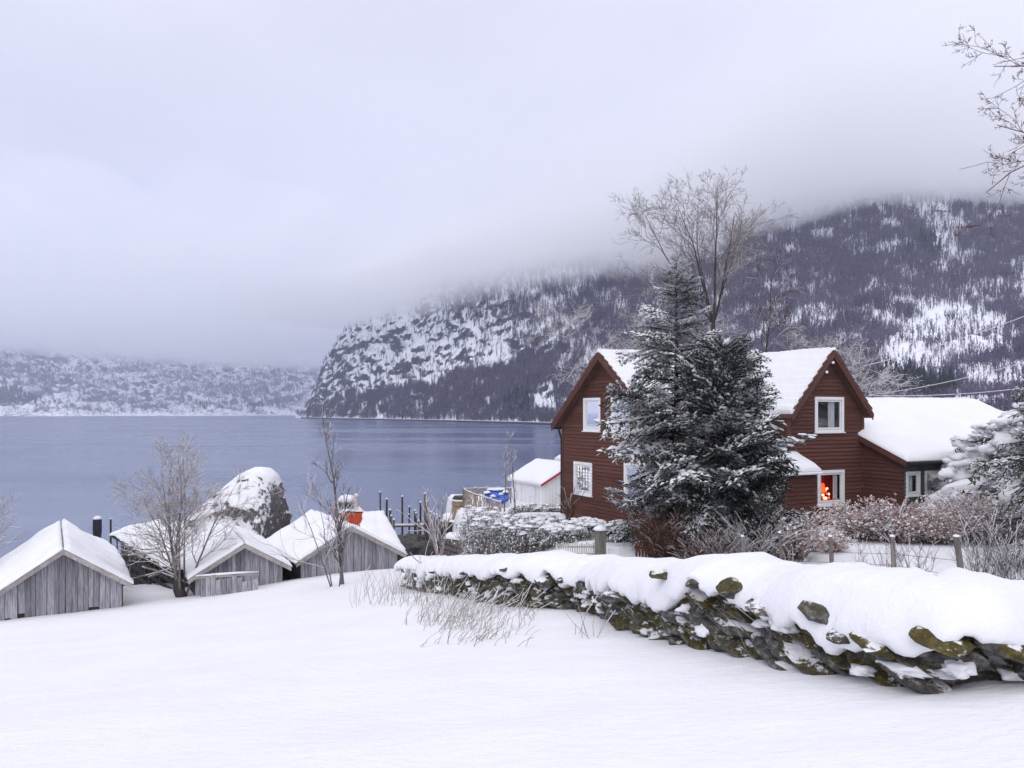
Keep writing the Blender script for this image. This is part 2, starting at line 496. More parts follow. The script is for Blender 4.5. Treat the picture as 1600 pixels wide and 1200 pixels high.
# ---- woods on the slopes: bare birches as a mass of slender stems
def tree_proto(seed, conifer=False):
    r = random.Random(seed); V, T = [], []
    def sliver(a, b, w, az):
        dx, dy = math.cos(az)*w, math.sin(az)*w
        n = len(V); V.extend([(a[0]-dx, a[1]-dy, a[2]), (a[0]+dx, a[1]+dy, a[2]), b]); T.append((n, n+1, n+2))
    if conifer:
        for k in range(4):
            z0 = 0.08 + 0.22*k; rr = 0.24*(1 - 0.8*k/4); n = len(V)
            for j in range(5):
                t = j*2*math.pi/5 + k; q = rr*r.uniform(0.7, 1.2); V.append((q*math.cos(t), q*math.sin(t), z0 + r.uniform(-0.05, 0.03)))
            V.append((0, 0, z0 + 0.36))
            for j in range(5): T.append((n+j, n+(j+1) % 5, n+5))
    else:
        for az in (0.3, 1.9): sliver((0, 0, -0.05), (r.uniform(-.06,.06), r.uniform(-.06,.06), 1.0), 0.022, az)
        for k in range(11):
            z = r.uniform(0.10, 0.80); a0 = r.uniform(0, 6.28); l = r.uniform(0.22, 0.42)*(1.15 - 0.5*z)
            e = (math.cos(a0)*l*0.62, math.sin(a0)*l*0.62, z + l*r.uniform(0.55, 1.0))
            sliver((0, 0, z), e, 0.034, r.uniform(0, 3.14))
    return np.array(V), np.array(T)
def forest(name, pos, hts, protos, mat, label, seed=3):
    """a wood as one object: points carrying a height and a turn, each set with one of the small tree meshes by geometry nodes"""
    r = np.random.RandomState(seed)
    kinds = bpy.data.collections.new(name + '_kinds')          # not linked to the scene: only a store for the nodes
    for k, (pv, pt) in enumerate(protos):
        me = bpy.data.meshes.new('wood_tree'); me.from_pydata(pv.tolist(), [], pt.tolist()); me.materials.append(mat); me.update()
        kinds.objects.link(bpy.data.objects.new('wood_tree', me))
    me = bpy.data.meshes.new(name); me.vertices.add(len(pos)); me.vertices.foreach_set('co', np.asarray(pos, np.float32).ravel())
    for nm, val in (('tall', hts), ('turn', r.uniform(0, 6.28, len(pos)))):
        at_ = me.attributes.new(nm, 'FLOAT', 'POINT'); at_.data.foreach_set('value', np.asarray(val, np.float32))
    me.materials.append(mat); me.update()
    o = bpy.data.objects.new(name, me); COL.objects.link(o)
    g = bpy.data.node_groups.new(name, 'GeometryNodeTree')
    g.interface.new_socket('Geometry', in_out='INPUT', socket_type='NodeSocketGeometry'); g.interface.new_socket('Geometry', in_out='OUTPUT', socket_type='NodeSocketGeometry')
    n = lambda t_: g.nodes.new(t_)
    gi, go, ip, ci = n('NodeGroupInput'), n('NodeGroupOutput'), n('GeometryNodeInstanceOnPoints'), n('GeometryNodeCollectionInfo')
    ci.inputs['Collection'].default_value = kinds; ci.inputs['Separate Children'].default_value = True; ci.inputs['Reset Children'].default_value = True
    ip.inputs['Pick Instance'].default_value = True
    ri = n('FunctionNodeRandomValue'); ri.data_type = 'INT'
    lo = [q for q in ri.inputs if q.name == 'Min' and q.type == 'INT'][0]; hi = [q for q in ri.inputs if q.name == 'Max' and q.type == 'INT'][0]
    lo.default_value, hi.default_value = 0, len(protos) - 1
    a1, a2, cx = n('GeometryNodeInputNamedAttribute'), n('GeometryNodeInputNamedAttribute'), n('ShaderNodeCombineXYZ')
    a1.data_type = a2.data_type = 'FLOAT'; a1.inputs['Name'].default_value = 'tall'; a2.inputs['Name'].default_value = 'turn'
    l_ = g.links.new
    out = lambda nd_, ty: [q for q in nd_.outputs if q.enabled and q.type == ty][0]
    l_(gi.outputs[0], ip.inputs['Points']); l_(ci.outputs[0], ip.inputs['Instance']); l_(out(ri, 'INT'), ip.inputs['Instance Index'])
    l_(out(a2, 'VALUE'), cx.inputs['Z']); l_(cx.outputs[0], ip.inputs['Rotation']); l_(out(a1, 'VALUE'), ip.inputs['Scale'])
    l_(ip.outputs[0], go.inputs[0])
    md = o.modifiers.new('trees', 'NODES'); md.node_group = g
    return tag(o, label, kind='stuff')
def inside(u, v, poly):
    r = np.zeros(u.shape, bool); n = len(poly)
    for i in range(n):
        (x1, y1), (x2, y2) = poly[i], poly[(i+1) % n]
        c = ((y1 > v) != (y2 > v)) & (u < (x2-x1)*(v-y1)/(y2-y1+1e-9) + x1)
        r ^= c
    return r
def scatter(G, dens, n, seed):
    """pick n points on a grid surface: area as seen from the viewpoint times a density"""
    r = np.random.RandomState(seed)
    A, B, C = G[:-1,:-1], G[1:,:-1], G[:-1,1:]
    c = (A + B + C)/3
    uu, vv = U0 + F*c[...,0]/c[...,1], V0 - F*c[...,2]/c[...,1]
    pu = [(F*q[...,0]/q[...,1], F*q[...,2]/q[...,1]) for q in (A, B, C)]
    area = np.abs((pu[1][0]-pu[0][0])*(pu[2][1]-pu[0][1]) - (pu[1][1]-pu[0][1])*(pu[2][0]-pu[0][0]))       # even stock as seen across the fjord
    area = np.maximum(area, 0.25*np.linalg.norm(np.cross(B-A, C-A), axis=-1)*(F/c[...,1])**2*0.3)
    w = area*dens(uu, vv, c)*(c[...,2] > WATER + 0.4)*(c[...,1] > 20)
    w = w.ravel(); w = w/w.sum()
    i = r.choice(len(w), n, p=w)
    a, b = r.uniform(size=(2, n, 1))
    A, B, C = (k.reshape(-1,3)[i] for k in (A, B, C))
    return A + a*(B-A) + b*(C-A)
CLEAR = [(1368,566),(1395,525),(1440,490),(1500,476),(1570,488),(1575,535),(1530,570),(1450,590),(1385,588)]
CHUTE = [(1425,318),(1490,318),(1495,405),(1475,420),(1462,380),(1440,350)]
edge_pts = [(460,648),(490,640),(520,628),(548,612),(565,622),(585,606),(610,612),(640,600),(675,607),(705,588),(735,578),(765,586),(800,570),(840,552),(870,470),(885,0),(2600,0)]
def birch_density(u, v, c):
    e = interp(u, edge_pts)
    d = np.where(v > e, np.where(u < 870, 2.2, 1.15), 0.12)
    d = np.where((v < 500) & (u > 690) & (u < 900), 0.7, d)
    d = np.where((u > 800) & (u < 905) & (v < 560), 0.55, d)
    d = np.where(inside(u + 14*fbm(u/30, v/30, 1.0, 3), v + 14*fbm(u/30, v/30, 5.0, 3), CLEAR), 0.20, d); d = np.where(inside(u + 12*fbm(u/20, v/20, 1.0, 3), v, CHUTE), 0.22, d)
    d = np.where(inside(u, v, [(832,648),(840,606),(862,596),(870,650)]), 0.1, d)
    d = np.where((u > 1490) & (v > 565), 0.45, d)
    d = d*(0.22 + 1.5*sm(-0.45, 0.45, fbm(c[...,0]/16, c[...,1]/22, c[...,2]/16, 4, .6)))
    dist = c[...,1]
    return np.where(v < 255, 0, d)*(u < 1680)
def mat_twigwood(name, c, var=0.3):
    a = NT(name); a.rough(0.9, 0.1)
    n = a.noise(0.30, 4, 0.7, sc=(1, 1, 0.35))
    a.col(a.ramp(n, [(0.3, tuple(k*(1-var) for k in c)), (0.7, tuple(k*(1+var) for k in c))]))
    return a.m
FAR_BIRCH = mat_twigwood('far_birch_bark', (0.125, 0.106, 0.170))
FAR_FIR = mat_twigwood('far_fir_needles', (0.022, 0.032, 0.036))
birch_protos = [tree_proto(s) for s in range(7)]
fir_protos = [tree_proto(s, True) for s in range(4)]
rr = np.random.RandomState(5)
p = scatter(MG, birch_density, 120000, 1)
forest('birch_wood', p, rr.uniform(3.0, 9.5, len(p))*np.clip(p[:,1]/600, .5, 1.15), birch_protos, FAR_BIRCH, 'bare birch wood covering the mountain side')
def fir_density(u, v, c):
    d = inside(u, v, [(1335,622),(1345,600),(1385,594),(1440,600),(1490,606),(1490,625),(1440,632),(1340,632)])*1.0
    d = d + inside(u, v, [(1404,392),(1425,380),(1460,376),(1470,394),(1462,414),(1425,400)])*0.16
    d = d + inside(u, v, [(785,655),(792,625),(825,620),(828,655)])*0.5
    return d
p = scatter(MG, fir_density, 430, 2)
forest('fir_wood', p, rr.uniform(4, 11, len(p))*np.clip(p[:,1]/500, 0.6, 1.2), fir_protos, FAR_FIR, 'dark firs among the birches on the mountain')
def far_density(u, v, c):
    d = sm(-0.25, 0.45, fbm(c[...,0]/140, c[...,1]/140, c[...,2]/90 + 3, 4))
    d = d*np.where(v > 640, 0.4, 1)*(v > 525)*(u > -30)*(u < 520)
    return d
p = scatter(GF, far_density, 18000, 3)
forest('far_birch_wood', p, rr.uniform(8, 14, len(p)), birch_protos, FAR_BIRCH, 'bare woods on the far hills across the fjord')
def farfir_density(u, v, c):
    d = inside(u, v, [(-30,606),(20,610),(58,622),(55,632),(-30,630)])*1.0
    d = d + inside(u, v, [(385,640),(390,632),(410,634),(412,644)])*0.8 + inside(u, v, [(300,636),(330,632),(330,642)])*0.3
    return d
p = scatter(GF, farfir_density, 700, 4)
forest('far_fir_wood', p, rr.uniform(9, 16, len(p)), fir_protos, FAR_FIR, 'dark fir patches low on the far hills')

# shore road: a thin embankment along the foot of the headland
a = MB()
uu = np.linspace(470, 1010, 80); yb = interp(uu, list(zip(us[::6], Yb[::6])))
pr = [Vector(((u-U0)/F*(y-3.0), y-3.0, 0)) for u, y in zip(uu, yb)]
prB = [Vector(((u-U0)/F*(y+5.0), y+5.0, 0)) for u, y in zip(uu, yb)]
for z0, z1, nm, mt in ((-9.0, -6.6, 'embankment', None), (-6.6, -6.2, 'snowy_road', SNOW)):
    m = MB()
    for k in range(len(pr)-1):
        q = [pr[k], pr[k+1], prB[k+1], prB[k]]
        if nm == 'snowy_road': q = [v + Vector((0, 0.5 if i < 2 else -0.5, 0)) for i, v in enumerate(q)]
        m.hexa([v + Vector((0,0,z0)) for v in q], [v + Vector((0,0,z1)) for v in q])
    if mt is None: mt = mat_flat('road_stone', (0.05, 0.05, 0.06), 0.9, 0.2, 0.3, 0.4, 0)
    if nm == 'embankment':
        emb = m.build('shore_road', mt); tag(emb, 'shore road embankment along the foot of the headland', kind='structure')
    else:
        o = m.build('road_snow', mt, emb)

# ---- low cloud lying on the mountains, and the haze in the air
def cloud_base(x, y):
    u = U0 + F*x/np.maximum(y, 50)
    zn = interp(u, [(300,122),(520,112),(620,112),(700,118),(850,112),(960,108),(1050,120),(1150,142),(1250,160),(1350,172),(1700,172),(2200,172)])
    zf = interp(u, [(-600,185),(0,208),(150,195),(300,178),(480,158),(800,150)])
    w = sm(1250, 1750, y)
    return zn*(1-w) + zf*w
cx_ = axis([(-3200,-800,100),(-800,1100,22),(1100,2000,90)])
cy_ = axis([(330,1300,22),(1300,4300,100)])
CX, CY = np.meshgrid(cx_, cy_)
UU = U0 + F*CX/CY
YF = interp(UU, [(480,1020),(600,950),(700,860),(850,750),(1000,650),(1150,590),(1300,530),(1600,500),(2200,480)])
ed1 = sm(330, 640, UU)*sm(0, 1, (CY - YF + 160)/260)*(1 - sm(1150, 1450, CY))*sm(0, 300, 2000 - CX)
ed2 = sm(1800, 2300, CY)*(1 - sm(3100, 3700, CY))*(1 - sm(640, 800, UU))*sm(0, 500, CX + 3200)
cb = cloud_base(CX, CY)
nb = 9*fbm(CX/140, CY/140, 2.2, 4, 0.55) + 12*fbm(CX/420, CY/420, 5.2, 3)
puff = fbm(CX/260, CY/260, 9.2, 4)
mid = cb + 34
def cloud_mesh(ed, zb, zt, name, mat):
    """closed body between two height sheets, welded where it thins out to nothing"""
    m, n = CX.shape; thin = ed < 2e-3
    V = np.concatenate([np.stack([CX, CY, np.where(thin, mid, zb)], -1).reshape(-1,3), np.stack([CX, CY, np.where(thin, mid, zt)], -1).reshape(-1,3)])
    q = grid_faces(m, n); q = q[~thin.ravel()[q].all(1)]
    weld = np.arange(m*n) + np.where(thin.ravel(), 0, m*n)
    tb = np.concatenate([q[:, [0,2,1]], q[:, [0,3,2]]]); tp = weld[np.concatenate([q[:, [0,1,2]], q[:, [0,2,3]]])]
    T = np.concatenate([tb, tp]); used, inv = np.unique(T, return_inverse=True)
    return np_mesh(name, V[used], inv.reshape(T.shape), mat)
def mat_volume(name, color, density, aniso=0.0):
    m_ = bpy.data.materials.new(name); m_.use_nodes = True; t = m_.node_tree; t.nodes.clear()
    o_ = t.nodes.new('ShaderNodeOutputMaterial'); v_ = t.nodes.new('ShaderNodeVolumePrincipled')
    v_.inputs['Color'].default_value = (*color, 1); v_.inputs['Density'].default_value = density; v_.inputs['Anisotropy'].default_value = aniso
    t.links.new(v_.outputs[0], o_.inputs['Volume'])
    m_.cycles.homogeneous_volume = True
    return m_
puff2 = fbm(CX/120 + 7, CY/120, 3.3, 4, .6)
cloud = cloud_mesh(ed1, mid - (mid - (cb + nb))*ed1, mid + (30 + 18*puff)*ed1 + (20 + 20*puff + 14*puff2)*ed1**2, 'cloud', mat_volume('cloud_vapour', (0.9999, 0.9999, 1.0), 0.0115, 0.2))
tag(cloud, 'low grey cloud lying on the mountain tops', kind='stuff')
for k_, (top_, den_) in enumerate(((70, .0032), (150, .0016), (260, .0009))):
    cloud = cloud_mesh(ed1, mid - (mid - (cb + nb) + 4*k_)*ed1*.9, mid + 30*ed1 + np.maximum(top_*(1 + .45*fbm(CX/200 + 9*k_, CY/200, 1.2 + k_, 4)), 5)*ed1**1.7, 'cloud', mat_volume('thin_cloud_vapour', (0.9999, 0.9999, 1.0), den_, 0.2))
    tag(cloud, ('lowest', 'middle', 'highest')[k_] + ' thin veil of cloud above the mountain', kind='stuff')
cloud = cloud_mesh(ed2, mid - (mid - (cb + nb))*np.minimum(ed2*2.5, 1), mid + (20 + 10*puff)*ed2 + (420 + 160*puff)*ed2**1.6, 'cloud', mat_volume('far_cloud_vapour', (0.9999, 0.9999, 1.0), 0.0034, 0.2))
tag(cloud, 'pale cloud bank over the far hills', kind='stuff')
hz = MB().box((-200, 2500, 395), (12000, 5600, 870))
haze = hz.build('haze', mat_volume('haze_air', (0.80, 0.85, 1.0), 0.00024, 0.2))
tag(haze, 'thin winter haze over the fjord', kind='stuff')
# ------------------------------------------------------------------ buildings
GREYWOOD = mat_wood('weathered_grey_board', (0.17, 0.165, 0.185), (0.50, 0.49, 0.53), 0.30)
GREYTRIM = mat_wood('weathered_trim', (0.24, 0.215, 0.205), (0.48, 0.44, 0.42), 0.12, (5, 5, 5))
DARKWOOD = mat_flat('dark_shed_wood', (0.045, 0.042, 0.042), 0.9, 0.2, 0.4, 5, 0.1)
BROWN = mat_wood('red_brown_board', (0.086, 0.036, 0.027), (0.128, 0.054, 0.040), 0.16, (0.8, 0.8, 10), 0.25)
BROWNTRIM = mat_flat('brown_trim', (0.105, 0.042, 0.032), 0.7, 0.3, 0.15, 3, 0.05)
TILE = mat_flat('roof_tile_clay', (0.10, 0.045, 0.035), 0.8, 0.3, 0.25, 4, 0.1, rnd=0.2)
WHITE = mat_flat('white_paint', (0.80, 0.80, 0.80), 0.5, 0.4, 0.03, 3, 0.02)
GREYGREEN = mat_wood('grey_green_board', (0.07, 0.085, 0.085), (0.105, 0.12, 0.118), 0.06)
CONCRETE = mat_flat('foundation_stone', (0.26, 0.25, 0.24), 0.9, 0.2, 0.3, 3, 0.3)
BLACK = mat_flat('black_gutter', (0.02, 0.018, 0.018), 0.5, 0.4, 0.1, 5, 0)
CURTAIN = mat_flat('curtain_cloth', (0.72, 0.74, 0.76), 0.9, 0.1, 0.08, 8, 0.1)
ROOMDARK = mat_flat('room_backdrop', (0.06, 0.05, 0.05), 0.9, 0.1, 0.2, 2, 0)  # dark colour stands for the gloom of the unlit rooms
a = NT('window_glass'); a.rough(0.02, 0.5); a.col((0.93, 0.96, 0.97)); a.b.inputs['Transmission Weight'].default_value = 1.0; a.b.inputs['IOR'].default_value = 1.22
GLASS = a.m
def mat_emit(name, c, s):
    a = NT(name); a.rough(0.6, 0.2); a.col(c)
    a.b.inputs['Emission Color'].default_value = (*c, 1); a.b.inputs['Emission Strength'].default_value = s
    return a.m

def snow_sheet(parent, a, b, c, d, thick, nu=14, nv=20, seed=0.0, edges=(0, 1, 1, 1), steps=0, wav=0.02, name='snow', over=0.04, soft=0.16, ragged=0.0):
    """a blanket of snow on the roof quad a (ridge front) b (eave front) c (eave back) d (ridge back); edges = which of ridge, front, eave, back round off"""
    a, b, c, d = (np.array(k, float) for k in (a, b, c, d))
    nrm = np.cross(b - a, d - a); nrm /= np.linalg.norm(nrm)
    if nrm[2] < 0: nrm = -nrm
    lu, lv = np.linalg.norm(b - a), np.linalg.norm(d - a)
    def param(n, l, e0, e1):
        t = np.linspace(0, 1, n)
        ex = [k for k in (0.02/l, 0.06/l) ] if e0 else []
        ey = [1 - k for k in (0.06/l, 0.02/l)] if e1 else []
        return np.unique(np.clip(np.concatenate([t, ex, ey]), 0, 1))
    U, V = np.meshgrid(param(nu, lu, edges[0], edges[2]), param(nv, lv, edges[1], edges[3]), indexing='ij')
    p = a + (b-a)*U[..., None] + (d-a)*V[..., None] + ((c-d)-(b-a))*(U*V)[..., None]
    dist = np.full(U.shape, 9.0)
    for k, q in enumerate((U*lu, V*lv, (1-U)*lu, (1-V)*lv)):
        if edges[k]: dist = np.minimum(dist, q)
    fac = 1 - (1 - np.clip(dist/soft, 0, 1))**2.2
    hh = thick*(0.10 + 0.90*fac)
    hh = hh + wav*fac*fbm(p[...,0]*1.1 + seed, p[...,1]*1.1, p[...,2]*1.1, 3)
    if steps:
        s = U*lu/steps; fr = s - np.floor(s)
        hh = hh + 0.12*(1 - fr)*fac + 0.015*np.sin(V*lv*2*np.pi/0.3)*fac
    hh = np.maximum(hh, 0.015)
    eu = over*(U - 0.5)*2*np.where(U > .5, edges[2], edges[0])
    ev = over*(V - 0.5)*2
    if ragged:
        ev = ev + ragged*(gnoise(U*lu*5 + seed, 2.2, 0)*np.clip((0.3 - V*lv)/0.3, 0, 1) + gnoise(U*lu*5 + seed, 7.2, 0)*np.clip((0.3 - (1-V)*lv)/0.3, 0, 1))
        eu = eu + ragged*gnoise(V*lv*3 + seed, 4.2, 0)*np.clip((0.3 - (1-U)*lu)/0.3, 0, 1)
    du, dv = (b-a)/lu, (d-a)/lv
    q = p + du*eu[..., None] + dv*ev[..., None]
    top = q + nrm*hh[..., None]; bot = q + nrm*0.006
    m, n = U.shape
    fl = np.cross(b-a, d-a)[2] > 0
    ft = grid_faces(m, n, not fl) ; fb = grid_faces(m, n, fl) + m*n
    rim = [j for j in range(n)] + [i*n+n-1 for i in range(1, m)] + [(m-1)*n+j for j in range(n-2, -1, -1)] + [i*n for i in range(m-2, 0, -1)]
    rf = np.array([(rim[k], rim[(k+1) % len(rim)], rim[(k+1) % len(rim)] + m*n, rim[k] + m*n) for k in range(len(rim))])
    if fl: rf = rf[:, ::-1]
    o = np_mesh(name, np.concatenate([top.reshape(-1,3), bot.reshape(-1,3)]), np.concatenate([ft, fb, rf]), SNOW, parent, smooth=True)
    return o

def vec2(th): 
    t = math.radians(th)
    return Vector((math.sin(t), math.cos(t), 0)), Vector((math.cos(t), -math.sin(t), 0))

def boathouse(label, ridge, th, wl, wr, dl, dr, Lh, seed, snow=0.14, low_planks=None, verge=0.3, group='weathered boat houses along the shore', skip=None):
    rnd = random.Random(seed)
    R0 = Vector(ridge); d, r = vec2(th)
    E_l, E_r = R0 - r*wl - Vector((0,0,dl)), R0 + r*wr - Vector((0,0,dr))
    base = R0 + d*verge; gzb = gzs(base.x, base.y)
    t = thing('boathouse', (base.x, base.y, gzb), label, 'boat house', group)
    B = d*Lh; ov = 0.25
    zr = lambda s: (R0.z - dl*(-s)/wl) if s < 0 else (R0.z - dr*s/wr)
    # closed timber body
    m = MB(); z0 = -9.2; th_ = 0.10
    q = [(-wl+ov, z0), (wr-ov, z0), (wr-ov, zr(wr-ov)-th_), (0, R0.z-th_-0.02), (-wl+ov, zr(-wl+ov)-th_)]
    poly = [R0 + r*s + d*(verge+0.05) + Vector((0,0,z-R0.z)) for s, z in q]
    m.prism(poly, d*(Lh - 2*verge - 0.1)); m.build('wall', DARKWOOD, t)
    # roof boards
    for E in (E_l, E_r):
        m = MB(); dn = Vector((0,0,-0.08))
        m.hexa([R0+dn, E+dn, E+B+dn, R0+B+dn], [R0 - Vector((0,0,.005)), E - Vector((0,0,.005)), E+B - Vector((0,0,.005)), R0+B - Vector((0,0,.005))]); m.build('roof', GREYTRIM, t)
    # gable boards
    s = -wl + ov + 0.01
    while s < wr - ov - 0.05:
        w = min(rnd.uniform(0.125, 0.2), wr - ov - s)
        a_, b_ = s + 0.006, s + w - 0.006
        off = rnd.uniform(-0.012, 0.012)
        p0 = R0 + r*a_ + d*(verge + off); p1 = R0 + r*b_ + d*(verge + off)
        g = min(gzs(p0.x, p0.y), gzs(p1.x, p1.y)) - 0.15
        if rnd.random() < 0.25: g += rnd.uniform(0.1, 0.3)
        za, zb_ = zr(a_) - 0.1, zr(b_) - 0.1
        if a_ < 0 < b_: za = zb_ = min(za, zb_)
        lean = rnd.uniform(-0.012, 0.012)
        f0 = [Vector((p0.x, p0.y, g)) + r*lean, Vector((p1.x, p1.y, g)) + r*lean, Vector((p1.x, p1.y, zb_)), Vector((p0.x, p0.y, za))]
        m = MB(); m.hexa([v + d*0.03 for v in f0], [v - d*0.0 for v in f0])
        m.build('plank', GREYWOOD, t)
        s += w
    # barge boards
    for E in (E_l, E_r):
        m = MB(); h = 0.17
        x = Vector((0,0,-0.006)); y = Vector((0,0,-h))
        m.hexa([R0+x-d*0.012, E+x-d*0.012, E+y-d*0.012, R0+y-d*0.012], [R0+x-d*0.05, E+x-d*0.05, E+y-d*0.05, R0+y-d*0.05]); m.build('bargeboard', GREYTRIM, t)
    snow_sheet(t, R0, E_l, E_l+B, R0+B, snow, 14, 34, seed, name='snow', wav=0.09, ragged=0.05)
    snow_sheet(t, R0, E_r, E_r+B, R0+B, snow, 14, 34, seed+3, name='snow', wav=0.09, ragged=0.05)
    return t, R0, d, r, E_l, E_r

boathouse('biggest grey plank boat house, broad gable at the lower edge of the snow field', P(99, 858, 26), -30, 2.04, 2.02, 1.36, 1.34, 7.4, 11)
sh2, R2, d2, r2, El2, Er2 = boathouse('small grey boat house just behind the bare tree, leaning low gable between two others', P(382, 849, 29), -26, 1.9, 1.66, 1.13, 0.97, 6.6, 12, 0.12)
boathouse('grey boat house with the orange boat showing over its ridge', P(548, 822, 31), -30, 2.12, 2.30, 1.22, 1.29, 5.3, 13, 0.12)

# low plank lean-to wall against the small boat house
t = thing('plank_wall', (*P(350, 912, 28)[:2], -6.3), 'low broken plank wall under the eave of the small boat house', 'wall')
rnd = random.Random(4)
for k in range(11):
    u = 313 + k*8.2
    p0, p1 = P(u, 920 - k*2.2, 27.9), P(u+7.4, 920 - k*2.2, 27.95)
    zt = P(u, 901 + abs(k-3)*.7 + rnd.uniform(-4, 5), 27.9).z
    m = MB(); f0 = [Vector((p0.x, 27.9, -7.0)), Vector((p1.x, 27.95, -7.0)), Vector((p1.x, 27.95, zt)), Vector((p0.x, 27.9, zt - rnd.uniform(0, .05)))]
    m.hexa([v + Vector((0,0.035,0)) for v in f0], f0); m.build('plank', GREYWOOD, t)
m = MB(); m.bar(P(306, 903, 27.95), P(404, 896, 28.1), 0.16, 0.05); m.build('rail', GREYTRIM, t)
m = MB(); m.tube([P(306, 900, 27.95), P(340, 897.5, 28), P(372, 895, 28.0), P(404, 893.5, 28.1)], [.03, .05, .04, .02], 6); m.build('snow', SNOW, t, True)

# slate roofed shed behind the third boat house
t = thing('slate_shed', (-6.0, 35.5, -7.6), 'low slate roofed shed under ragged snow behind the boat house, beside the harbour posts', 'shed')
d, r = vec2(-30)
A0 = P(572, 803, 36.6); A1 = P(591, 803, 36.6)
A1 = A0 + r*0.85; C1 = P(634, 862, 34.0); C0 = C1 - r*2.3
A0 = A1 - r*0.95
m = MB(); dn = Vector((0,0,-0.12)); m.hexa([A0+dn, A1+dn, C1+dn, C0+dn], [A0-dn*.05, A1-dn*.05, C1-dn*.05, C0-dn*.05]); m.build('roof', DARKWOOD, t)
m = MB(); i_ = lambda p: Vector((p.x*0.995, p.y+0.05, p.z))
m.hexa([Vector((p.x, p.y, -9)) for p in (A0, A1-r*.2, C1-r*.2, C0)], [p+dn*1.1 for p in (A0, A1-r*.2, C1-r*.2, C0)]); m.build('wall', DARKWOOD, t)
snow_sheet(t, A0, C0, C1, A1, 0.12, 16, 12, 9, edges=(1,1,1,1), steps=0.34, ragged=0.16)

# ruined boat shelter beside the boulder, seen under its eave
t = thing('boat_shelter', (-16.0, 33, -7.6), 'low open boat shelter under snow with dark side, between big gable and boulder', 'shed')
E0, E1 = P(272, 893, 31), P(173, 834, 38)
R0_, R1_ = E0 + Vector((1.7, 1.45, 0.42)), E1 + Vector((1.7, 1.45, 0.45))
dn = Vector((0,0,-0.14))
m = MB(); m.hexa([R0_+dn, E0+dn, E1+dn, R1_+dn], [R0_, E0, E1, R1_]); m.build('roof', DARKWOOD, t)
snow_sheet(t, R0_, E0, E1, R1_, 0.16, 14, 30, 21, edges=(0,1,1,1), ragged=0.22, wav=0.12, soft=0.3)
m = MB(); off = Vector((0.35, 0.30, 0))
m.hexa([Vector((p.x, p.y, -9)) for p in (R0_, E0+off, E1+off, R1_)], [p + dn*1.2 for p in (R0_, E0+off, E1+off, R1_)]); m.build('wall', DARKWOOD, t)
rnd = random.Random(8)
for k in range(16):
    f = (k + 0.5)/16; p = E0.lerp(E1, f) + off*rnd.uniform(0.3, 0.7)
    g = -7.9 if k > 3 else gzs(p.x, p.y)
    ln = rnd.uniform(0.4, 1.0) if k < 11 else 1.0
    m = MB(); m.bar(Vector((p.x, p.y, p.z - 0.1)), Vector((p.x, p.y, p.z - 0.1 - (p.z - 0.1 - g)*ln)), 0.22, 0.03, (1, 0.3, 0)); m.build('plank', GREYWOOD, t)
for k in range(3):
    m = MB(); p, q = E0.lerp(E1, 0.02), E0.lerp(E1, 0.75)
    h = Vector((-0.02, 0, -0.45 - 0.4*k)); m.bar(p + h + Vector((0,0,0.1*k)), q + h, 0.06, 0.12); m.build('rail', DARKWOOD, t)

# ---------------- the red brown house
KX = {}
t = thing('house', (6.0, 31.5, -4.35), 'large red brown clapboard house with two snowy gables and white windows', 'house')
HOUSE = t
uA = Vector((-0.438, 0.899, 0)); eA = Vector((0.899, 0.438, 0))       # along the near gable wall, along its ridge
RA = Vector((3.35, 31.0, 2.31)); wA, drA = 3.755, 2.86
RB = Vector((11.99, 29.8, 2.31)); wB, drB = 2.07, 2.36; fB = uA; gB = eA
UPZ = Vector((0,0,1)); ROW = 0.145; ZB = -4.20

def poly_span(poly, z):
    xs = []
    n = len(poly)
    for i in range(n):
        (s1, z1), (s2, z2) = poly[i], poly[(i+1) % n]
        if (z1 - z)*(z2 - z) <= 0 and abs(z1 - z2) > 1e-9:
            xs.append(s1 + (s2 - s1)*(z - z1)/(z2 - z1))
    return (min(xs), max(xs)) if len(xs) >= 2 else None
def clad(parent, org, along, normal, poly, openings, mat, z0, z1, single=False, row=ROW, name='clapboard'):
    """rows of lapped boards on a wall; openings are (s0, s1, zlow, zhigh) snapped to the rows"""
    M = MB() if single else None
    k = 0
    while z0 + k*row < z1 - 1e-6:
        a_, b_ = z0 + k*row, min(z0 + (k+1)*row, z1); k += 1
        sa, sb = poly_span(poly, a_ + 1e-4), poly_span(poly, b_ - 1e-4)
        if sa is None: continue
        if sb is None: sb = ((sa[0]+sa[1])/2,)*2
        pieces = [(sa[0], sa[1], sb[0], sb[1])]
        zm = (a_ + b_)/2
        for o in openings:
            if o[2] < zm < o[3]:
                nx = []
                for p in pieces:
                    if o[0] > p[0] + 0.02: nx.append((p[0], min(o[0], p[1]), p[2], min(o[0], max(p[3], p[2]))))
                    if o[1] < p[1] - 0.02: nx.append((max(o[1], p[0]), p[1], max(o[1], min(p[2], p[3])), p[3]))
                pieces = nx
        for p in pieces:
            if p[1] - p[0] < 0.03: continue
            m = M if single else MB()
            f = lambda s, z, n: org + along*s + UPZ*z + normal*n
            j = random.Random(k*31 + int(p[0]*10)).uniform(-0.003, 0.003)
            m.hexa([f(p[0], a_-0.012, -0.03), f(p[1], a_-0.012, -0.03), f(p[3], b_, -0.03), f(p[2], b_, -0.03)],
                   [f(p[0], a_-0.012, 0.046+j), f(p[1], a_-0.012, 0.046+j), f(p[3], b_, 0.004+j), f(p[2], b_, 0.004+j)])
            if not single: m.build(name, mat, parent)
    if single: return M.build(name, mat, parent)
def snap(z, z0=ZB): return z0 + round((z - z0)/ROW)*ROW
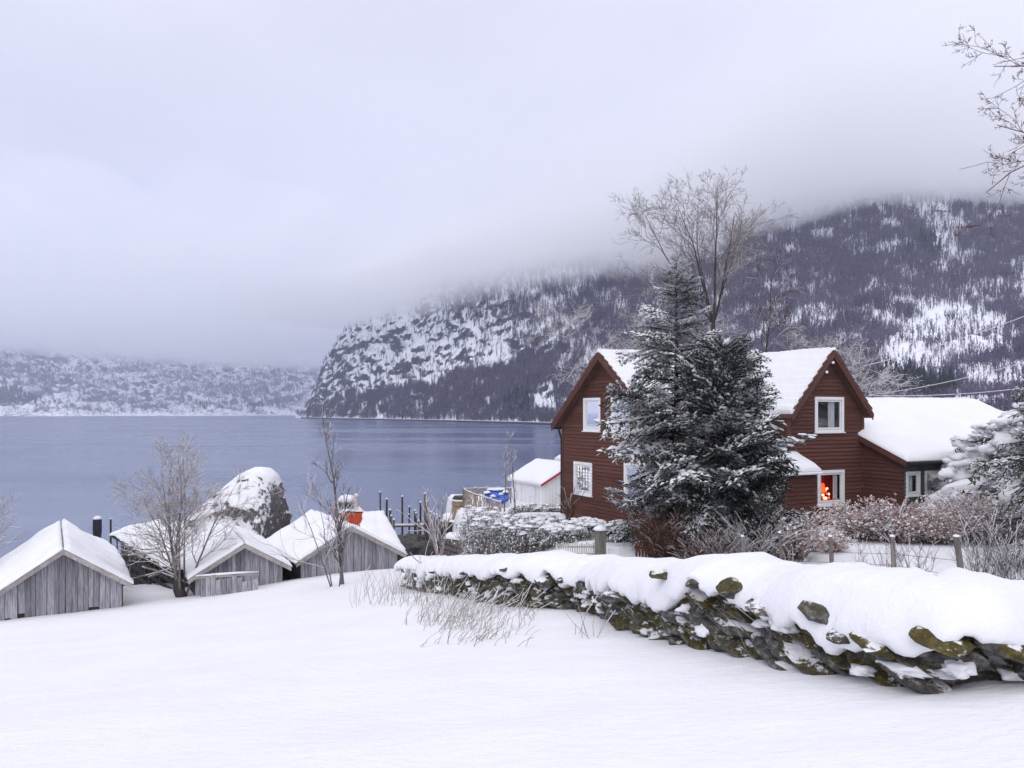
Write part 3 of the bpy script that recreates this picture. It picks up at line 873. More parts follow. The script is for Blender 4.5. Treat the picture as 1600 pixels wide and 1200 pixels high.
def window(parent, org, along, normal, s0, s1, zl, zh, kind, casing=0.10, frame_mat=None, name='window'):
    fm = frame_mat or WHITE
    f = lambda s, z, n: org + along*s + UPZ*z + normal*n
    def slab(mb, a_, b_, c_, d_, n0, n1):
        mb.hexa([f(a_, c_, n0), f(b_, c_, n0), f(b_, d_, n0), f(a_, d_, n0)], [f(a_, c_, n1), f(b_, c_, n1), f(b_, d_, n1), f(a_, d_, n1)])
    c = casing; m = MB()
    slab(m, s0-0.012, s0+c, zl+c, zh-c, -0.05, 0.05); slab(m, s1-c, s1+0.012, zl+c, zh-c, -0.05, 0.05)
    slab(m, s0-0.012, s1+0.012, zh-c, zh+0.012, -0.05, 0.054); slab(m, s0-0.012, s1+0.012, zl-0.012, zl+c, -0.05, 0.054)
    w = m.build(name, fm, parent)
    m = MB(); e = c + 0.012; b = 0.055
    slab(m, s0+e, s0+e+b, zl+e+b, zh-e-b, -0.045, 0.02); slab(m, s1-e-b, s1-e, zl+e+b, zh-e-b, -0.045, 0.02)
    slab(m, s0+e, s1-e, zh-e-b, zh-e, -0.045, 0.022); slab(m, s0+e, s1-e, zl+e, zl+e+b, -0.045, 0.022)
    m.build('sash', fm, w)
    m = MB(); slab(m, s0+e+b-.004, s1-e-b+.004, zl+e+b-.004, zh-e-b+.004, -0.02, -0.012); m.build('pane', GLASS, w)
    m = MB(); slab(m, s0-0.05, s1+0.05, zl-0.05, zl-0.014, -0.04, 0.10); m.build('sill', fm, w)
    i0, i1, j0, j1 = s0+e+b, s1-e-b, zl+e+b, zh-e-b
    def cloth(a_, b_, n0, mat=CURTAIN, nm='curtain', zt=j1, zl_=j0):
        k = 22; rows = []
        for z in (zl_-0.05, (zl_+zt)/2, zt+0.05):
            rows.append([f(a_ + (b_-a_)*i/k, z, n0 + 0.022*math.sin(i*1.9) + 0.012*math.sin(i*0.7)) for i in range(k+1)])
        MB().grid(rows).build(nm, mat, w)
    if kind == 'net':
        cloth(i0 - 0.03, i0 + (i1-i0)*0.80, -0.13)
    elif kind == 'side':
        a_, b_ = i0 + (i1-i0)*0.58, i0 + (i1-i0)*0.86
        cloth(a_, b_, -0.13)
    elif kind == 'lattice':
        m = MB(); nx, nz = 5, 8
        for k in range(1, nx): s = i0 + (i1-i0)*k/nx; slab(m, s-.010, s+.010, j0, j1, -0.008, 0.004)
        for k in range(1, nz): z = j0 + (j1-j0)*k/nz; slab(m, i0, i1, z-.010, z+.010, -0.007, 0.005)
        m.build('lattice', mat_flat('lead_bar', (0.30, 0.30, 0.29), 0.7, 0.3, 0.1, 4, 0), w)
    elif kind == 'lit':
        red = mat_flat('red_room_wall', (0.30, 0.03, 0.02), 0.9, 0.1, 0.2, 3, 0)
        m = MB(); slab(m, i0-0.4, i1+0.4, j0-0.4, j1+0.4, -0.75, -0.70); m.build('room_backdrop', red, w)
        m = MB(); slab(m, i0-0.4, i1+0.4, j0-0.1, j0-0.05, -0.69, -0.06); m.build('room_shelf', WHITE, w)
        cloth(i0 - 0.02, i0 + 0.16, -0.12); cloth(i1 - 0.26, i1 - 0.06, -0.12)
        cs, cz = i0 + (i1-i0)*0.38, j0 + (j1-j0)*0.46
        M4 = [f(cs + q*0.21*0.7, cz, -0.4) for q in (-1, 1)]
        m = MB(); R_ = Matrix((along, -normal, UPZ)).transposed()
        n = 12
        for z, ra in ((cz-0.15, 0.27), (cz+0.17, 0.18)):
            pass
        lo = [f(cs + 0.27*math.cos(2*math.pi*i/n), cz-0.16, -0.40 + 0.22*math.sin(2*math.pi*i/n)) for i in range(n)]
        hi = [f(cs + 0.17*math.cos(2*math.pi*i/n), cz+0.17, -0.40 + 0.15*math.sin(2*math.pi*i/n)) for i in range(n)]
        m.add(lo + hi, [(i, (i+1) % n, n+(i+1) % n, n+i) for i in range(n)]); m.build('lamp_shade', mat_emit('glowing_red_shade', (1.0, 0.06, 0.016), 2.4), w)
        m = MB(); m.tube([f(cs, j0-0.05, -0.4), f(cs, cz+0.05, -0.4)], [0.05, 0.025], 8); m.build('lamp_stem', TILE, w)
        glow = mat_emit('warm_flower_glow', (1.0, 0.46, 0.26), 2.2)  # window's warm light put into the flowers as emission
        rr_ = random.Random(3)
        for k in range(14):
            m = MB(); q = rr_.uniform(0.08, 0.8); hh = rr_.uniform(0.03, 0.42)
            m.blob(f(i0 + (i1-i0)*q, j0 + hh, -0.26 - rr_.uniform(0, .12)), (rr_.uniform(.035,.07),)*3, k, 0.3, sub=2); m.build('glowing_flower', glow if k % 3 else mat_emit('red_flower_glow', (0.9, 0.16, 0.09), 0.8), w)
    if kind != 'lit':
        m = MB(); slab(m, s0-0.05, s1+0.05, zl-0.3, zh+0.3, -1.25, -1.2); m.build('room_backdrop', ROOMDARK, w)  # dark sheet behind the pane in place of a shaded room
    return w

# gable A (towards the lake)
orgA = Vector((RA.x, RA.y, 0)) + eA*0.35
zA = lambda s: RA.z - 0.16 - abs(s)*drA/wA
wwA = 3.36
polyA = [(-wwA, ZB), (wwA, ZB), (wwA, zA(wwA)), (0, zA(0)), (-wwA, zA(-wwA))]
winA = [(0.375, 1.635, -0.67, 0.60, 'net'), (-1.66, -0.42, -0.67, 0.60, 'net'), (0.99, 2.41, -3.36, -2.00, 'lattice'), (-2.7, -1.30, -3.30, -1.95, 'net')]
winA = [(a_, b_, snap(c_), snap(d_), k_) for a_, b_, c_, d_, k_ in winA]
clad(t, orgA, uA, -eA, polyA, winA, BROWN, ZB, RA.z - 0.17)
for a_, b_, c_, d_, k_ in winA: window(t, orgA, uA, -eA, a_, b_, c_, d_, k_)
# gable B
orgB = Vector((RB.x, RB.y, 0)) + fB*0.35
zBf = lambda s: RB.z - 0.16 - abs(s)*drB/wB
wwB = 1.90
polyB = [(-wwB, ZB), (wwB, ZB), (wwB, zBf(wwB)), (0, zBf(0)), (-wwB, zBf(-wwB))]
winB = [(-0.62, 0.86, -0.72, 0.58, 'side'), (-0.49, 0.89, -3.45, -2.16, 'lit')]
winB = [(a_, b_, snap(c_), snap(d_), k_) for a_, b_, c_, d_, k_ in winB]
clad(t, orgB, gB, -fB, polyB, winB, BROWN, ZB, RB.z - 0.17)
for a_, b_, c_, d_, k_ in winB: window(t, orgB, gB, -fB, a_, b_, c_, d_, k_)
# side walls: near side of A, left and right sides of B, and the far walls that close the house
def side(org, along, normal, length, ztop, openings=(), mat=BROWN, z0=ZB, nm='side_cladding'):
    return clad(t, org, along, normal, [(0, z0), (length, z0), (length, ztop), (0, ztop)], openings, mat, z0, ztop, True, name=nm)
cA = orgA - uA*wwA; side(cA, eA, -uA, 7.0, zA(wwA) - 0.02)
cA2 = orgA + uA*wwA; side(cA2, eA, uA, 10.4, zA(wwA) - 0.02)
cB = orgB - gB*wwB; side(cB, fB, -gB, 1.6, zBf(wwB) - 0.02)
cB2 = orgB + gB*wwB; side(cB2, fB, gB, 9.0, zBf(wwB) - 0.02)
side(cB2 + fB*8.4, -eA, uA, 4.0, zA(wwA))
# corner boards
for c_, dz in ((cA, zA(wwA)), (cA2, zA(wwA)), (cB, zBf(wwB)), (cB2, zBf(wwB))):
    m = MB(); m.box((c_.x, c_.y, (ZB + dz)/2 - 0.02), (0.11, 0.11, dz - ZB - 0.06), -math.radians(-26)); m.build('corner_board', BROWNTRIM, t)
# upper floor so that rooms stay dark
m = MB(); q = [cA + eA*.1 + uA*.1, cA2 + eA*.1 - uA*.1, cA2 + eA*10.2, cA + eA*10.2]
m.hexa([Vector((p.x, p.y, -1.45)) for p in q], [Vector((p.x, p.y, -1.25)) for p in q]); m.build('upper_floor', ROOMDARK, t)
# foundation
m = MB(); q = [cA + eA*.12 + uA*.12, cA2 + eA*.12 - uA*.12, cA2 + eA*10.2, cA + eA*10.2]
m.hexa([Vector((p.x, p.y, -6.2)) for p in q], [Vector((p.x, p.y, ZB + 0.01)) for p in q])
q = [cB + fB*.12 + gB*.12, cB2 + fB*.12 - gB*.12, cB2 + fB*5, cB + fB*5]
m.hexa([Vector((p.x, p.y, -6.2)) for p in q], [Vector((p.x, p.y, ZB + 0.012)) for p in q])
m.build('foundation', CONCRETE, t)
m = MB(); m.bar(cA - eA*0.03 + Vector((0,0,ZB-0.04)), cA2 - eA*0.03 + Vector((0,0,ZB-0.04)), 0.06, 0.12); m.build('skirting_board', BROWNTRIM, t)
# roofs
def gable_roof(R, e, u, w, dr, Lr, sgn, snow_t, seed, ridge_edge=0, barge=True):
    E = R + u*(w*sgn) - UPZ*dr; B = e*Lr; dn = Vector((0,0,-0.15))
    m = MB(); m.hexa([R+dn, E+dn, E+B+dn, R+B+dn], [R-UPZ*.006, E-UPZ*.006, E+B-UPZ*.006, R+B-UPZ*.006])
    rf = m.build('roof', TILE, t)
    sn = snow_sheet(t, R, E, E+B, R+B, snow_t, 90, 40, seed, steps=0.36, name='snow', wav=0.03, soft=0.10, over=0.0)
    if barge:
        m = MB(); h = 0.24; x = Vector((0,0,-0.01)); y = Vector((0,0,-h)); f = -e*0.03
        m.hexa([R+x+e*-.004, E+x+e*-.004, E+y+e*-.004, R+y+e*-.004], [R+x+f, E+x+f, E+y+f, R+y+f]); m.build('bargeboard', BROWNTRIM, t)
        m = MB(); y2 = Vector((0,0,-0.15)); x2 = Vector((0,0,0.02)); f2 = -e*0.055
        m.hexa([R+x2+e*-.031, E+x2+e*-.031, E+y2*.7+e*-.031, R+y2*.7+e*-.031], [R+x2+f2, E+x2+f2, E+y2*.7+f2, R+y2*.7+f2]); m.build('verge_board', BROWNTRIM, t)
        # verge tiles stepping up the edge
        n = int((E-R).length/0.36); dd = (E-R).normalized(); nn = dd.cross(e).normalized()
        if nn.z < 0: nn = -nn
        for k in range(n):
            c = R + dd*(0.36*k + 0.20)
            m = MB(); p0, p1 = c - dd*0.20, c + dd*0.22
            q = [p0 - e*0.05, p1 - e*0.05, p1 + e*0.13, p0 + e*0.13]
            lift = [0.018, 0.07, 0.07, 0.018]
            m.hexa([a_ + nn*(l - 0.012) for a_, l in zip(q, lift)], [a_ + nn*(l + 0.03) for a_, l in zip(q, lift)]); m.build('roof_tile', TILE, t)
    return E
gable_roof(RA, eA, uA, wA, drA, 10.6, -1, 0.10, 31); gable_roof(RA, eA, uA, wA, drA, 10.6, 1, 0.10, 32)
gable_roof(RB, fB, gB, wB, drB, 4.9, -1, 0.10, 33); gable_roof(RB, fB, gB, wB, drB, 4.9, 1, 0.10, 34)
# soffits are the roof slabs; bulbs of a light string on the gable
BULB = mat_flat('bulb_glass', (0.85, 0.85, 0.80), 0.2, 0.5, 0.02, 5, 0)
for s, z in ((-0.14, 1.86), (-0.46, 1.50)):
    p = RB - fB*0.09 + gB*s + UPZ*(z - RB.z); m = MB(); m.blob(p, 0.055, 1, 0.0, sub=2); m.build('bulb', BULB, t, True)
# gutter and downpipe at the lake corner
pE = RA + uA*(wA - 0.05) - UPZ*(drA + 0.10)
m = MB(); m.tube([pE + eA*0.05, pE + eA*10], 0.06, 8); m.build('gutter', BLACK, t)
pc = cA2 - eA*0.06 + uA*0.06
m = MB(); m.tube([pE + eA*0.3 - UPZ*.03, Vector((pc.x, pc.y, -1.1)), Vector((pc.x, pc.y, -4.3))], 0.045, 8); m.build('downpipe', BLACK, t)
# porch roof in the corner
pw0, pw1 = orgB - gB*4.6, orgB - gB*1.50
zt, ze, out = -1.52, -2.08, 1.12
a0, a1 = pw0 + UPZ*zt, pw1 + UPZ*zt; b0, b1 = pw0 - fB*out + UPZ*ze, pw1 - fB*out + UPZ*ze
m = MB(); dn = Vector((0,0,-0.09)); m.hexa([a0+dn, b0+dn, b1+dn, a1+dn], [a0, b0, b1, a1]); m.build('porch_roof', DARKWOOD, t)
snow_sheet(t, a0, b0, b1, a1, 0.15, 10, 24, 41, edges=(0,1,1,1), wav=0.04)
m = MB(); m.tube([b0 - fB*0.04 - UPZ*.06, b1 - fB*0.04 - UPZ*.06], 0.045, 8); m.build('gutter', WHITE, t)
clad(t, Vector((pw0.x, pw0.y, 0)) - fB*(out - 0.18), gB, -fB, [(0, ZB), (3.0, ZB), (3.0, ze-0.1), (0, ze-0.1)], [], BROWN, ZB, ze - 0.1, True, name='porch_wall')
pp = pw1 - fB*(out-0.18) - gB*0.1; m = MB(); m.hexa([pp+UPZ*ZB, pp-gB*.06+UPZ*ZB, pp-gB*.06+fB*.9+UPZ*ZB, pp+fB*.9+UPZ*ZB], [pp+UPZ*(ze-.09), pp-gB*.06+UPZ*(ze-.09), pp-gB*.06+fB*.9+UPZ*(zt-.16), pp+fB*.9+UPZ*(zt-.16)]); m.build('porch_side', BROWN, t)

# annex with its own broad snowy roof
t = thing('annex', (18.0, 32.0, -4.2), 'low grey and brown annex with a broad snow roof at the end of the house', 'building')
P0 = Vector((13.54, 30.94, 0)); P1 = P0 - fB*1.83
s_ = 0.425
# the annex front stands at P1 and runs along gB; its side wall is clad in brown boards
zsl = lambda q: -1.66 + s_*q                        # roof underside over the side wall, q metres back from the front
org = P1 + gB*0.03
polyS = [(0, ZB), (1.95, ZB), (1.95, zsl(1.95)-.10), (0, zsl(0)-.10)]
clad(t, org, fB, -gB, polyS, [], BROWN, ZB, zsl(1.95)-.10)
LA = 11.2
winF = [(0.10, 0.84, -2.97, -2.22), (1.12, 1.90, -2.97, -2.22), (2.19, 3.0, -2.97, -2.22), (5.0, 6.0, -2.97, -2.22)]
winF = [(a_, b_, snap(c_), snap(d_)) for a_, b_, c_, d_ in winF]
fr = P1
clad(t, fr, gB, -fB, [(0.03, ZB), (LA, ZB), (LA, -1.72), (0.03, -1.72)], winF, GREYGREEN, ZB, -1.72, True, name='front_cladding')
for a_, b_, c_, d_ in winF: window(t, fr, gB, -fB, a_, b_, c_, d_, 'net', casing=0.07)
Ef, Rg = P1 - fB*0.32 - gB*0.22, P1 + fB*5.0 - gB*0.22
Ef = Ef + UPZ*(-1.66 - 0.32*s_ + 0.04); Rg = Rg + UPZ*(-1.66 + 5*s_ + 0.04); Bk = P1 + fB*10.2 - gB*0.22 + UPZ*(-1.6)
LL = gB*(LA + 0.4)
for k, E in enumerate((Ef, Bk)):
    m = MB(); dn = Vector((0,0,-0.14)); m.hexa([Rg+dn, E+dn, E+LL+dn, Rg+LL+dn], [Rg, E, E+LL, Rg+LL]); m.build('roof', TILE, t)
    snow_sheet(t, Rg, E, E+LL, Rg+LL, 0.22, 24, 40, 50+k, wav=0.05, soft=0.25)
m = MB(); m.bar(Ef - UPZ*.1 - gB*.02, Rg - UPZ*.1 - gB*.02, 0.04, 0.2); m.build('bargeboard', BROWNTRIM, t)
m = MB(); g0 = Ef - fB*0.05 - UPZ*0.06; m.tube([g0, g0 + LL], 0.06, 8); m.build('gutter', BLACK, t)
clad(t, P1 + gB*LA, fB, gB, [(0, ZB), (9.8, ZB), (9.8, zsl(0)-.1), (5, zsl(5)-.1), (0, zsl(0)-.1)], [], BROWN, ZB, zsl(5)-.1, True, name='end_cladding')
m = MB(); q = [P1 + gB*.1 + fB*.1, P1 + gB*(LA-.1) + fB*.1, P1 + gB*(LA-.1) + fB*9.6, P1 + gB*.1 + fB*9.6]
m.hexa([Vector((p.x, p.y, -6)) for p in q], [Vector((p.x, p.y, ZB+.005)) for p in q]); m.build('foundation', CONCRETE, t)

# white boat house on the terrace
t = thing('white_boathouse', (1.6, 48, -5.4), 'white boat house with red roof edge and snow, beside the house corner', 'boat house')
Ee = P(845, 757, 46); dW = uA; rW = eA
Rw = Ee + rW*2.05 + UPZ*1.12; E2 = Rw + rW*2.05 - UPZ*1.12; Lw = 4.5
for k, E in enumerate((Ee, E2)):
    m = MB(); dn = Vector((0,0,-0.1)); B = dW*Lw; m.hexa([Rw+dn, E+dn, E+B+dn, Rw+B+dn], [Rw, E, E+B, Rw+B]); m.build('roof', WHITE, t)
    snow_sheet(t, Rw, E, E+B, Rw+B, 0.13, 12, 20, 60+k, wav=0.03)
    m = MB(); m.hexa([Rw-dW*.01, E-dW*.01, E-dW*.01-UPZ*.14, Rw-dW*.01-UPZ*.14], [Rw-dW*.05, E-dW*.05, E-dW*.05-UPZ*.14, Rw-dW*.05-UPZ*.14]); m.build('bargeboard', mat_flat('red_paint', (0.38, 0.03, 0.035), 0.6, 0.3, 0.1, 3, 0), t)
wz = -6.4; q = []
pl = [(0.2, wz), (3.9, wz), (3.9, Ee.z-.02), (2.05, Ee.z+.96), (0.2, Ee.z-.02)]
WB = mat_wood('white_board', (0.72, 0.72, 0.73), (0.80, 0.80, 0.80), 0.02)
m = MB(); m.prism([Vector((Ee.x, Ee.y, 0)) + rW*s + dW*0.25 + UPZ*z for s, z in pl], dW*(Lw - 0.5)); m.build('wall', WB, t)
k = 0.2
rnd = random.Random(2)
while k < 3.85:
    m = MB(); a_, b_ = k + .008, min(k + .22, 3.9); top = lambda s: Ee.z - .03 + (0.96/1.85)*(min(s, 4.1 - s) - 0.2)
    o_ = Vector((Ee.x, Ee.y, 0)) + dW*0.245
    f0 = [o_ + rW*a_ + UPZ*wz, o_ + rW*b_ + UPZ*wz, o_ + rW*b_ + UPZ*top(b_), o_ + rW*a_ + UPZ*top(a_)]
    m.hexa(f0, [v - dW*0.025 for v in f0]); m.build('plank', WB, t); k += .22
o_ = Vector((Ee.x, Ee.y, 0)) + rW*0.2
m = MB(); f = lambda s, z, n: o_ + dW*s - rW*n + UPZ*z
m.hexa([f(1.2, -4.95, 0), f(1.75, -4.95, 0), f(1.75, -4.35, 0), f(1.2, -4.35, 0)], [f(1.2, -4.95, .04), f(1.75, -4.95, .04), f(1.75, -4.35, .04), f(1.2, -4.35, .04)]); w = m.build('window', WHITE, t)
m = MB(); m.hexa([f(1.27, -4.88, .03), f(1.68, -4.88, .03), f(1.68, -4.42, .03), f(1.27, -4.42, .03)], [f(1.27, -4.88, .045), f(1.68, -4.88, .045), f(1.68, -4.42, .045), f(1.27, -4.42, .045)]); m.build('pane', CURTAIN, w)
p = Vector((Ee.x, Ee.y, 0)) + rW*1.75 + dW*0.18 + UPZ*(-3.55); m = MB(); m.tube([p, p - UPZ*.16], [0.05, 0.08], 8); m.build('lamp', BLACK, t)

t = thing('white_outbuilding', (4.0, 60, -6.5), 'white snow roofed outbuilding just showing past the house wall, behind the white boat house', 'building')
Ee = P(867, 718, 62) - uA*5; Rw = Ee + eA*2.4 + UPZ*1.3; E2 = Rw + eA*2.4 - UPZ*1.3; B = uA*5
for k, E in enumerate((Ee, E2)):
    m = MB(); dn = Vector((0,0,-0.12)); m.hexa([Rw+dn, E+dn, E+B+dn, Rw+B+dn], [Rw, E, E+B, Rw+B]); m.build('roof', WHITE, t)
    snow_sheet(t, Rw, E, E+B, Rw+B, 0.2, 10, 14, 70+k)
m = MB(); m.prism([Vector((Ee.x, Ee.y, 0)) + eA*s + uA*0.3 + UPZ*z for s, z in [(0.25, -8.5), (4.5, -8.5), (4.5, Ee.z-.05), (2.4, Ee.z+1.05), (0.25, Ee.z-.05)]], uA*4.4); m.build('wall', WB, t)
m = MB(); m.tube([Ee - UPZ*.1 - eA*.05, Ee + B - UPZ*.1 - eA*.05], 0.07, 8); m.build('gutter', WHITE, t)

# ---------------- harbour
PILE = mat_wood('harbour_pile', (0.03, 0.028, 0.028), (0.085, 0.075, 0.065), 0.35, (6, 6, 0.8))
PILE2 = mat_wood('pale_pile', (0.10, 0.085, 0.065), (0.24, 0.20, 0.15), 0.25, (6, 6, 0.8))
ords = 'first second third fourth fifth sixth seventh eighth ninth tenth eleventh twelfth thirteenth fourteenth fifteenth sixteenth seventeenth eighteenth nineteenth twentieth twenty-first twenty-second twenty-third'.split()
piles = [(594,768,45.5,2.6,0),(604.5,779,46,3.4,0),(609.5,796,45,3.6,0),(611.5,805,44.2,3.2,1),(615.5,811,44,3.6,1),(628.5,775,47.5,3.2,0),(639,803,46.5,2.6,0),(639.8,791,48,2.6,0),(648.5,797,46.5,3.2,0),(650,801,45.5,3.0,0),(654,813,45,3.2,1),(657,784,47.5,3.2,0),(664,770.5,46,3.6,1),(667.5,783,47,3.0,0),(670,796,45.2,2.8,1),(673,799,45,2.8,1),(678,802.5,44.8,2.8,1),(682.5,803.5,44.6,2.8,1),(687,806,44.5,2.8,1),(696,811,44.3,3.2,1)]
descr = {5: 'tall dark harbour post standing clear in the water', 12: 'tallest pale harbour post, bare wood with snow on top', 0: 'thin harbour post closest to the orange boat'}
for k, (u, v, Yp, wd, pale) in enumerate(piles):
    top = P(u, v, Yp); rad = wd/2/F*Yp
    lab = descr.get(k, '%s harbour post counted along the row from the orange boat' % ords[k])
    t = thing('harbour_post', (top.x, top.y, -8.9), lab, 'post', 'wooden posts in the small harbour')
    rnd = random.Random(k)
    m = MB(); lx_, ly_ = rnd.uniform(-.06,.06), rnd.uniform(-.06,.06)
    m.tube([(top.x + lx_, top.y + ly_, -8.9), (top.x + lx_*.5, top.y, (top.z-8.9)/2), (top.x, top.y, top.z - 0.05)], [rad*1.08, rad, rad*0.95], 8); m.build('shaft', PILE2 if pale else PILE, t)
    m = MB(); m.blob((top.x, top.y, top.z - 0.03), (rad*1.15, rad*1.15, 0.08), k, 0.15, 0.2, 2); m.build('snow', SNOW, t, True)
t = thing('harbour_rail', (-6.3, 46, -6.6), 'snowy horizontal beam tied across the harbour posts', 'beam')
m = MB(); m.bar(P(615, 822, 46.2), P(666, 821, 46.6), 0.16, 0.12); m.build('beam', PILE2, t)
m = MB(); m.bar(P(615, 820, 46.2), P(666, 819, 46.6), 0.2, 0.08); m.build('snow', SNOW, t)
# quay stones
STONE_D = mat_flat('wet_shore_stone', (0.055, 0.05, 0.05), 0.8, 0.3, 0.5, 2.5, 0.4)
QUAY = mat_flat('quay_wall_stone', (0.16, 0.13, 0.125), 0.9, 0.2, 0.4, 2.0, 0.4)
t = thing('quay', (-4.0, 43.5, -7), 'dark stone quay with a snowy top between the posts and the round wooden tub', 'quay')
rnd = random.Random(9)
q0, q1 = P(688, 812, 45.5), P(722, 812, 44.5)
m = MB(); m.hexa([Vector((q0.x, 45.5, -9)), Vector((q1.x+1.2, 44.5, -9)), Vector((q1.x+1.2, 48.5, -9)), Vector((q0.x, 48.5, -9))], [Vector((q0.x, 45.5, q0.z-.12)), Vector((q1.x+1.2, 44.5, q0.z-.12)), Vector((q1.x+1.2, 48.5, q0.z-.12)), Vector((q0.x, 48.5, q0.z-.12))]); m.build('core', STONE_D, t)
for i in range(5):
    for j in range(4):
        f = (i + 0.5 + 0.3*(j % 2))/5.2
        c = Vector((q0.x + (q1.x + 1.2 - q0.x)*f, 45.45 - 1.0*f, -8.2 + 0.47*j))
        m = MB(); m.blob(c, (0.28*rnd.uniform(.8,1.2), 0.2, 0.25), i*7+j, 0.25, sub=2); m.build('stone', STONE_D, t)
snow_sheet(t, (q0.x, 48.5, q0.z-.11), (q0.x, 45.5, q0.z-.11), (q1.x+1.2, 44.5, q0.z-.11), (q1.x+1.2, 48.5, q0.z-.11), 0.14, 10, 10, 3, edges=(1,1,1,1), ragged=0.12, wav=0.1)
for k, (u, v, Yp, s) in enumerate([(622,848,43,.5),(632,852,42.5,.6),(641,858,42,.6),(652,860,41.5,.55),(662,862,41.5,.6),(644,846,44,.5),(628,862,41,.55),(671,858,42,.5)]):
    c = P(u, v, Yp); m = MB(); m.blob((0,0,0), (s*1.3, s, s*.8), k*3, 0.35, sub=3)
    o = m.build('shore_boulder', STONE_D); o.location = c
    tag(o, 'dark shore boulder below the harbour posts, %s of the heap' % ords[k], 'boulder', 'dark boulders at the harbour edge')
t = thing('retaining_wall', (-3.2, 38, -6.5), 'reddish stone retaining wall beside the harbour, below the frosty hedge', 'wall')
w0, w1 = P(693, 842, 40.5), P(728, 846, 38.5)
rnd = random.Random(5)
m = MB(); m.hexa([Vector((w0.x, 40.7, -8.6)), Vector((w1.x, 38.7, -8.6)), Vector((w1.x+.2, 40.5, -8.6)), Vector((w0.x+.2, 42, -8.6))], [Vector((w0.x, 40.7, w0.z)), Vector((w1.x, 38.7, w1.z)), Vector((w1.x+.2, 40.5, w1.z)), Vector((w0.x+.2, 42, w0.z))]); m.build('core', QUAY, t)
for i in range(6):
    for j in range(7):
        f = (i + 0.5*(j % 2))/6; c = Vector((w0.x, 40.62, 0)).lerp(Vector((w1.x, 38.62, 0)), f); c.z = -8.1 + 0.27*j
        m = MB(); m.box(c, (0.34*rnd.uniform(.8,1.1), 0.22 + rnd.uniform(0,.06), 0.22), math.atan2(-2.0, w1.x - w0.x)); m.build('stone', QUAY, t)
snow_sheet(t, Vector((w0.x+.2, 42, w0.z)), Vector((w0.x, 40.6, w0.z)), Vector((w1.x, 38.6, w1.z)), Vector((w1.x+.2, 40.5, w1.z)), 0.18, 6, 12, 77, edges=(1,1,1,1), wav=0.1)

# orange boat
ORANGE = mat_flat('orange_hull', (0.62, 0.075, 0.012), 0.45, 0.4, 0.06, 2, 0.02)
bc = P(549, 800, 46); t = thing('boat', (bc.x, bc.y, -8.0), 'orange fishing boat with grey wheelhouse under snow, showing above the boat house roof', 'boat')
hd, hr = vec2(-18)                                       # bow points away to the lake side
hd2 = Vector((hd.x, hd.y, 0))
def hull_sec(q, zt, wb, wt): return [bc + hd2*q + hr*(-wt) + UPZ*(zt - bc.z), bc + hd2*q + hr*wt + UPZ*(zt - bc.z), bc + hd2*q + hr*wb + UPZ*(-8.3 - bc.z), bc + hd2*q + hr*(-wb) + UPZ*(-8.3 - bc.z)]
secs = [(-0.55, bc.z, .55, .72), (0.6, bc.z - .02, .65, .80), (2.2, bc.z + .02, .6, .78), (3.6, bc.z + .12, .3, .45), (4.4, bc.z + .25, .03, .06)]
m = MB(); vs, fs = [], []
for k, s in enumerate(secs): vs += hull_sec(*s)
for k in range(len(secs)-1):
    for j in range(4): fs.append((k*4+j, k*4+(j+1) % 4, (k+1)*4+(j+1) % 4, (k+1)*4+j))
fs += [(3,2,1,0), tuple(len(vs)-4+j for j in range(4))]
m.add(vs, fs); m.build('hull', ORANGE, t)
m = MB()
for sx in (-1, 1): m.tube([bc + hd2*s[0] + hr*(sx*s[3]) + UPZ*(s[1] + .01 - bc.z) for s in secs], 0.035, 6)
m.build('gunwale', ORANGE, t)
dk = [(s[0], s[1] - .0, s[3]*.93) for s in secs]
m = MB(); rows = [[bc + hd2*q + hr*w*f + UPZ*(z + .02 + .10*(1 - f*f) + .03*math.sin(q*5 + f*4) - bc.z) for f in np.linspace(-1, 1, 9)] for q, z, w in dk]; m.grid(rows); m.build('snow', SNOW, t, True)
cab = P(541, 797, 46.6)
WHEEL = mat_flat('wheelhouse_grey', (0.30, 0.31, 0.30), 0.6, 0.3, 0.15, 3, 0.05)
wl_ = P(528.5, 797, 46.6), P(552, 797, 46.6); ztop = P(0, 784.5, 46.6).z; dd = Vector((0.1, 1.0, 0))
m = MB(); q = [wl_[0], wl_[1], wl_[1] + dd, wl_[0] + dd]; m.hexa([v + UPZ*(-0.25) for v in q], [Vector((v.x, v.y, ztop)) for v in q]); cabn = m.build('wheelhouse', WHEEL, t)
for a_, b_ in ((0.06, 0.36), (0.42, 0.68), (0.74, 0.95)):
    m = MB(); x0, x1 = wl_[0].lerp(wl_[1], a_), wl_[0].lerp(wl_[1], b_)
    z0_, z1_ = cab.z + .12, ztop - .06
    m.hexa([Vector((x0.x, x0.y-.015, z0_)), Vector((x1.x, x1.y-.015, z0_)), Vector((x1.x, x1.y-.015, z1_)), Vector((x0.x, x0.y-.015, z1_))], [Vector((x0.x, x0.y+.02, z0_)), Vector((x1.x, x1.y+.02, z0_)), Vector((x1.x, x1.y+.02, z1_)), Vector((x0.x, x0.y+.02, z1_))]); m.build('window', BLACK, cabn)
m = MB(); m.blob(Vector((cab.x - .02, cab.y + .5, ztop + .08)), (0.56, 0.62, 0.30), 4, 0.12, 0.25, 3); m.build('snow', SNOW, cabn, True)
mp = P(556.5, 797, 46.2); m = MB(); m.tube([mp - UPZ*.3, mp + UPZ*.8], [.11, .09], 8); m.build('mast', mat_flat('pale_red_mast', (0.62, 0.50, 0.50), 0.6, 0.3, 0.1, 3, 0), t)
m = MB(); m.blob(mp + UPZ*.82, (.15, .15, .15), 6, 0.1, 0.3, 2); m.build('snow', SNOW, t, True)

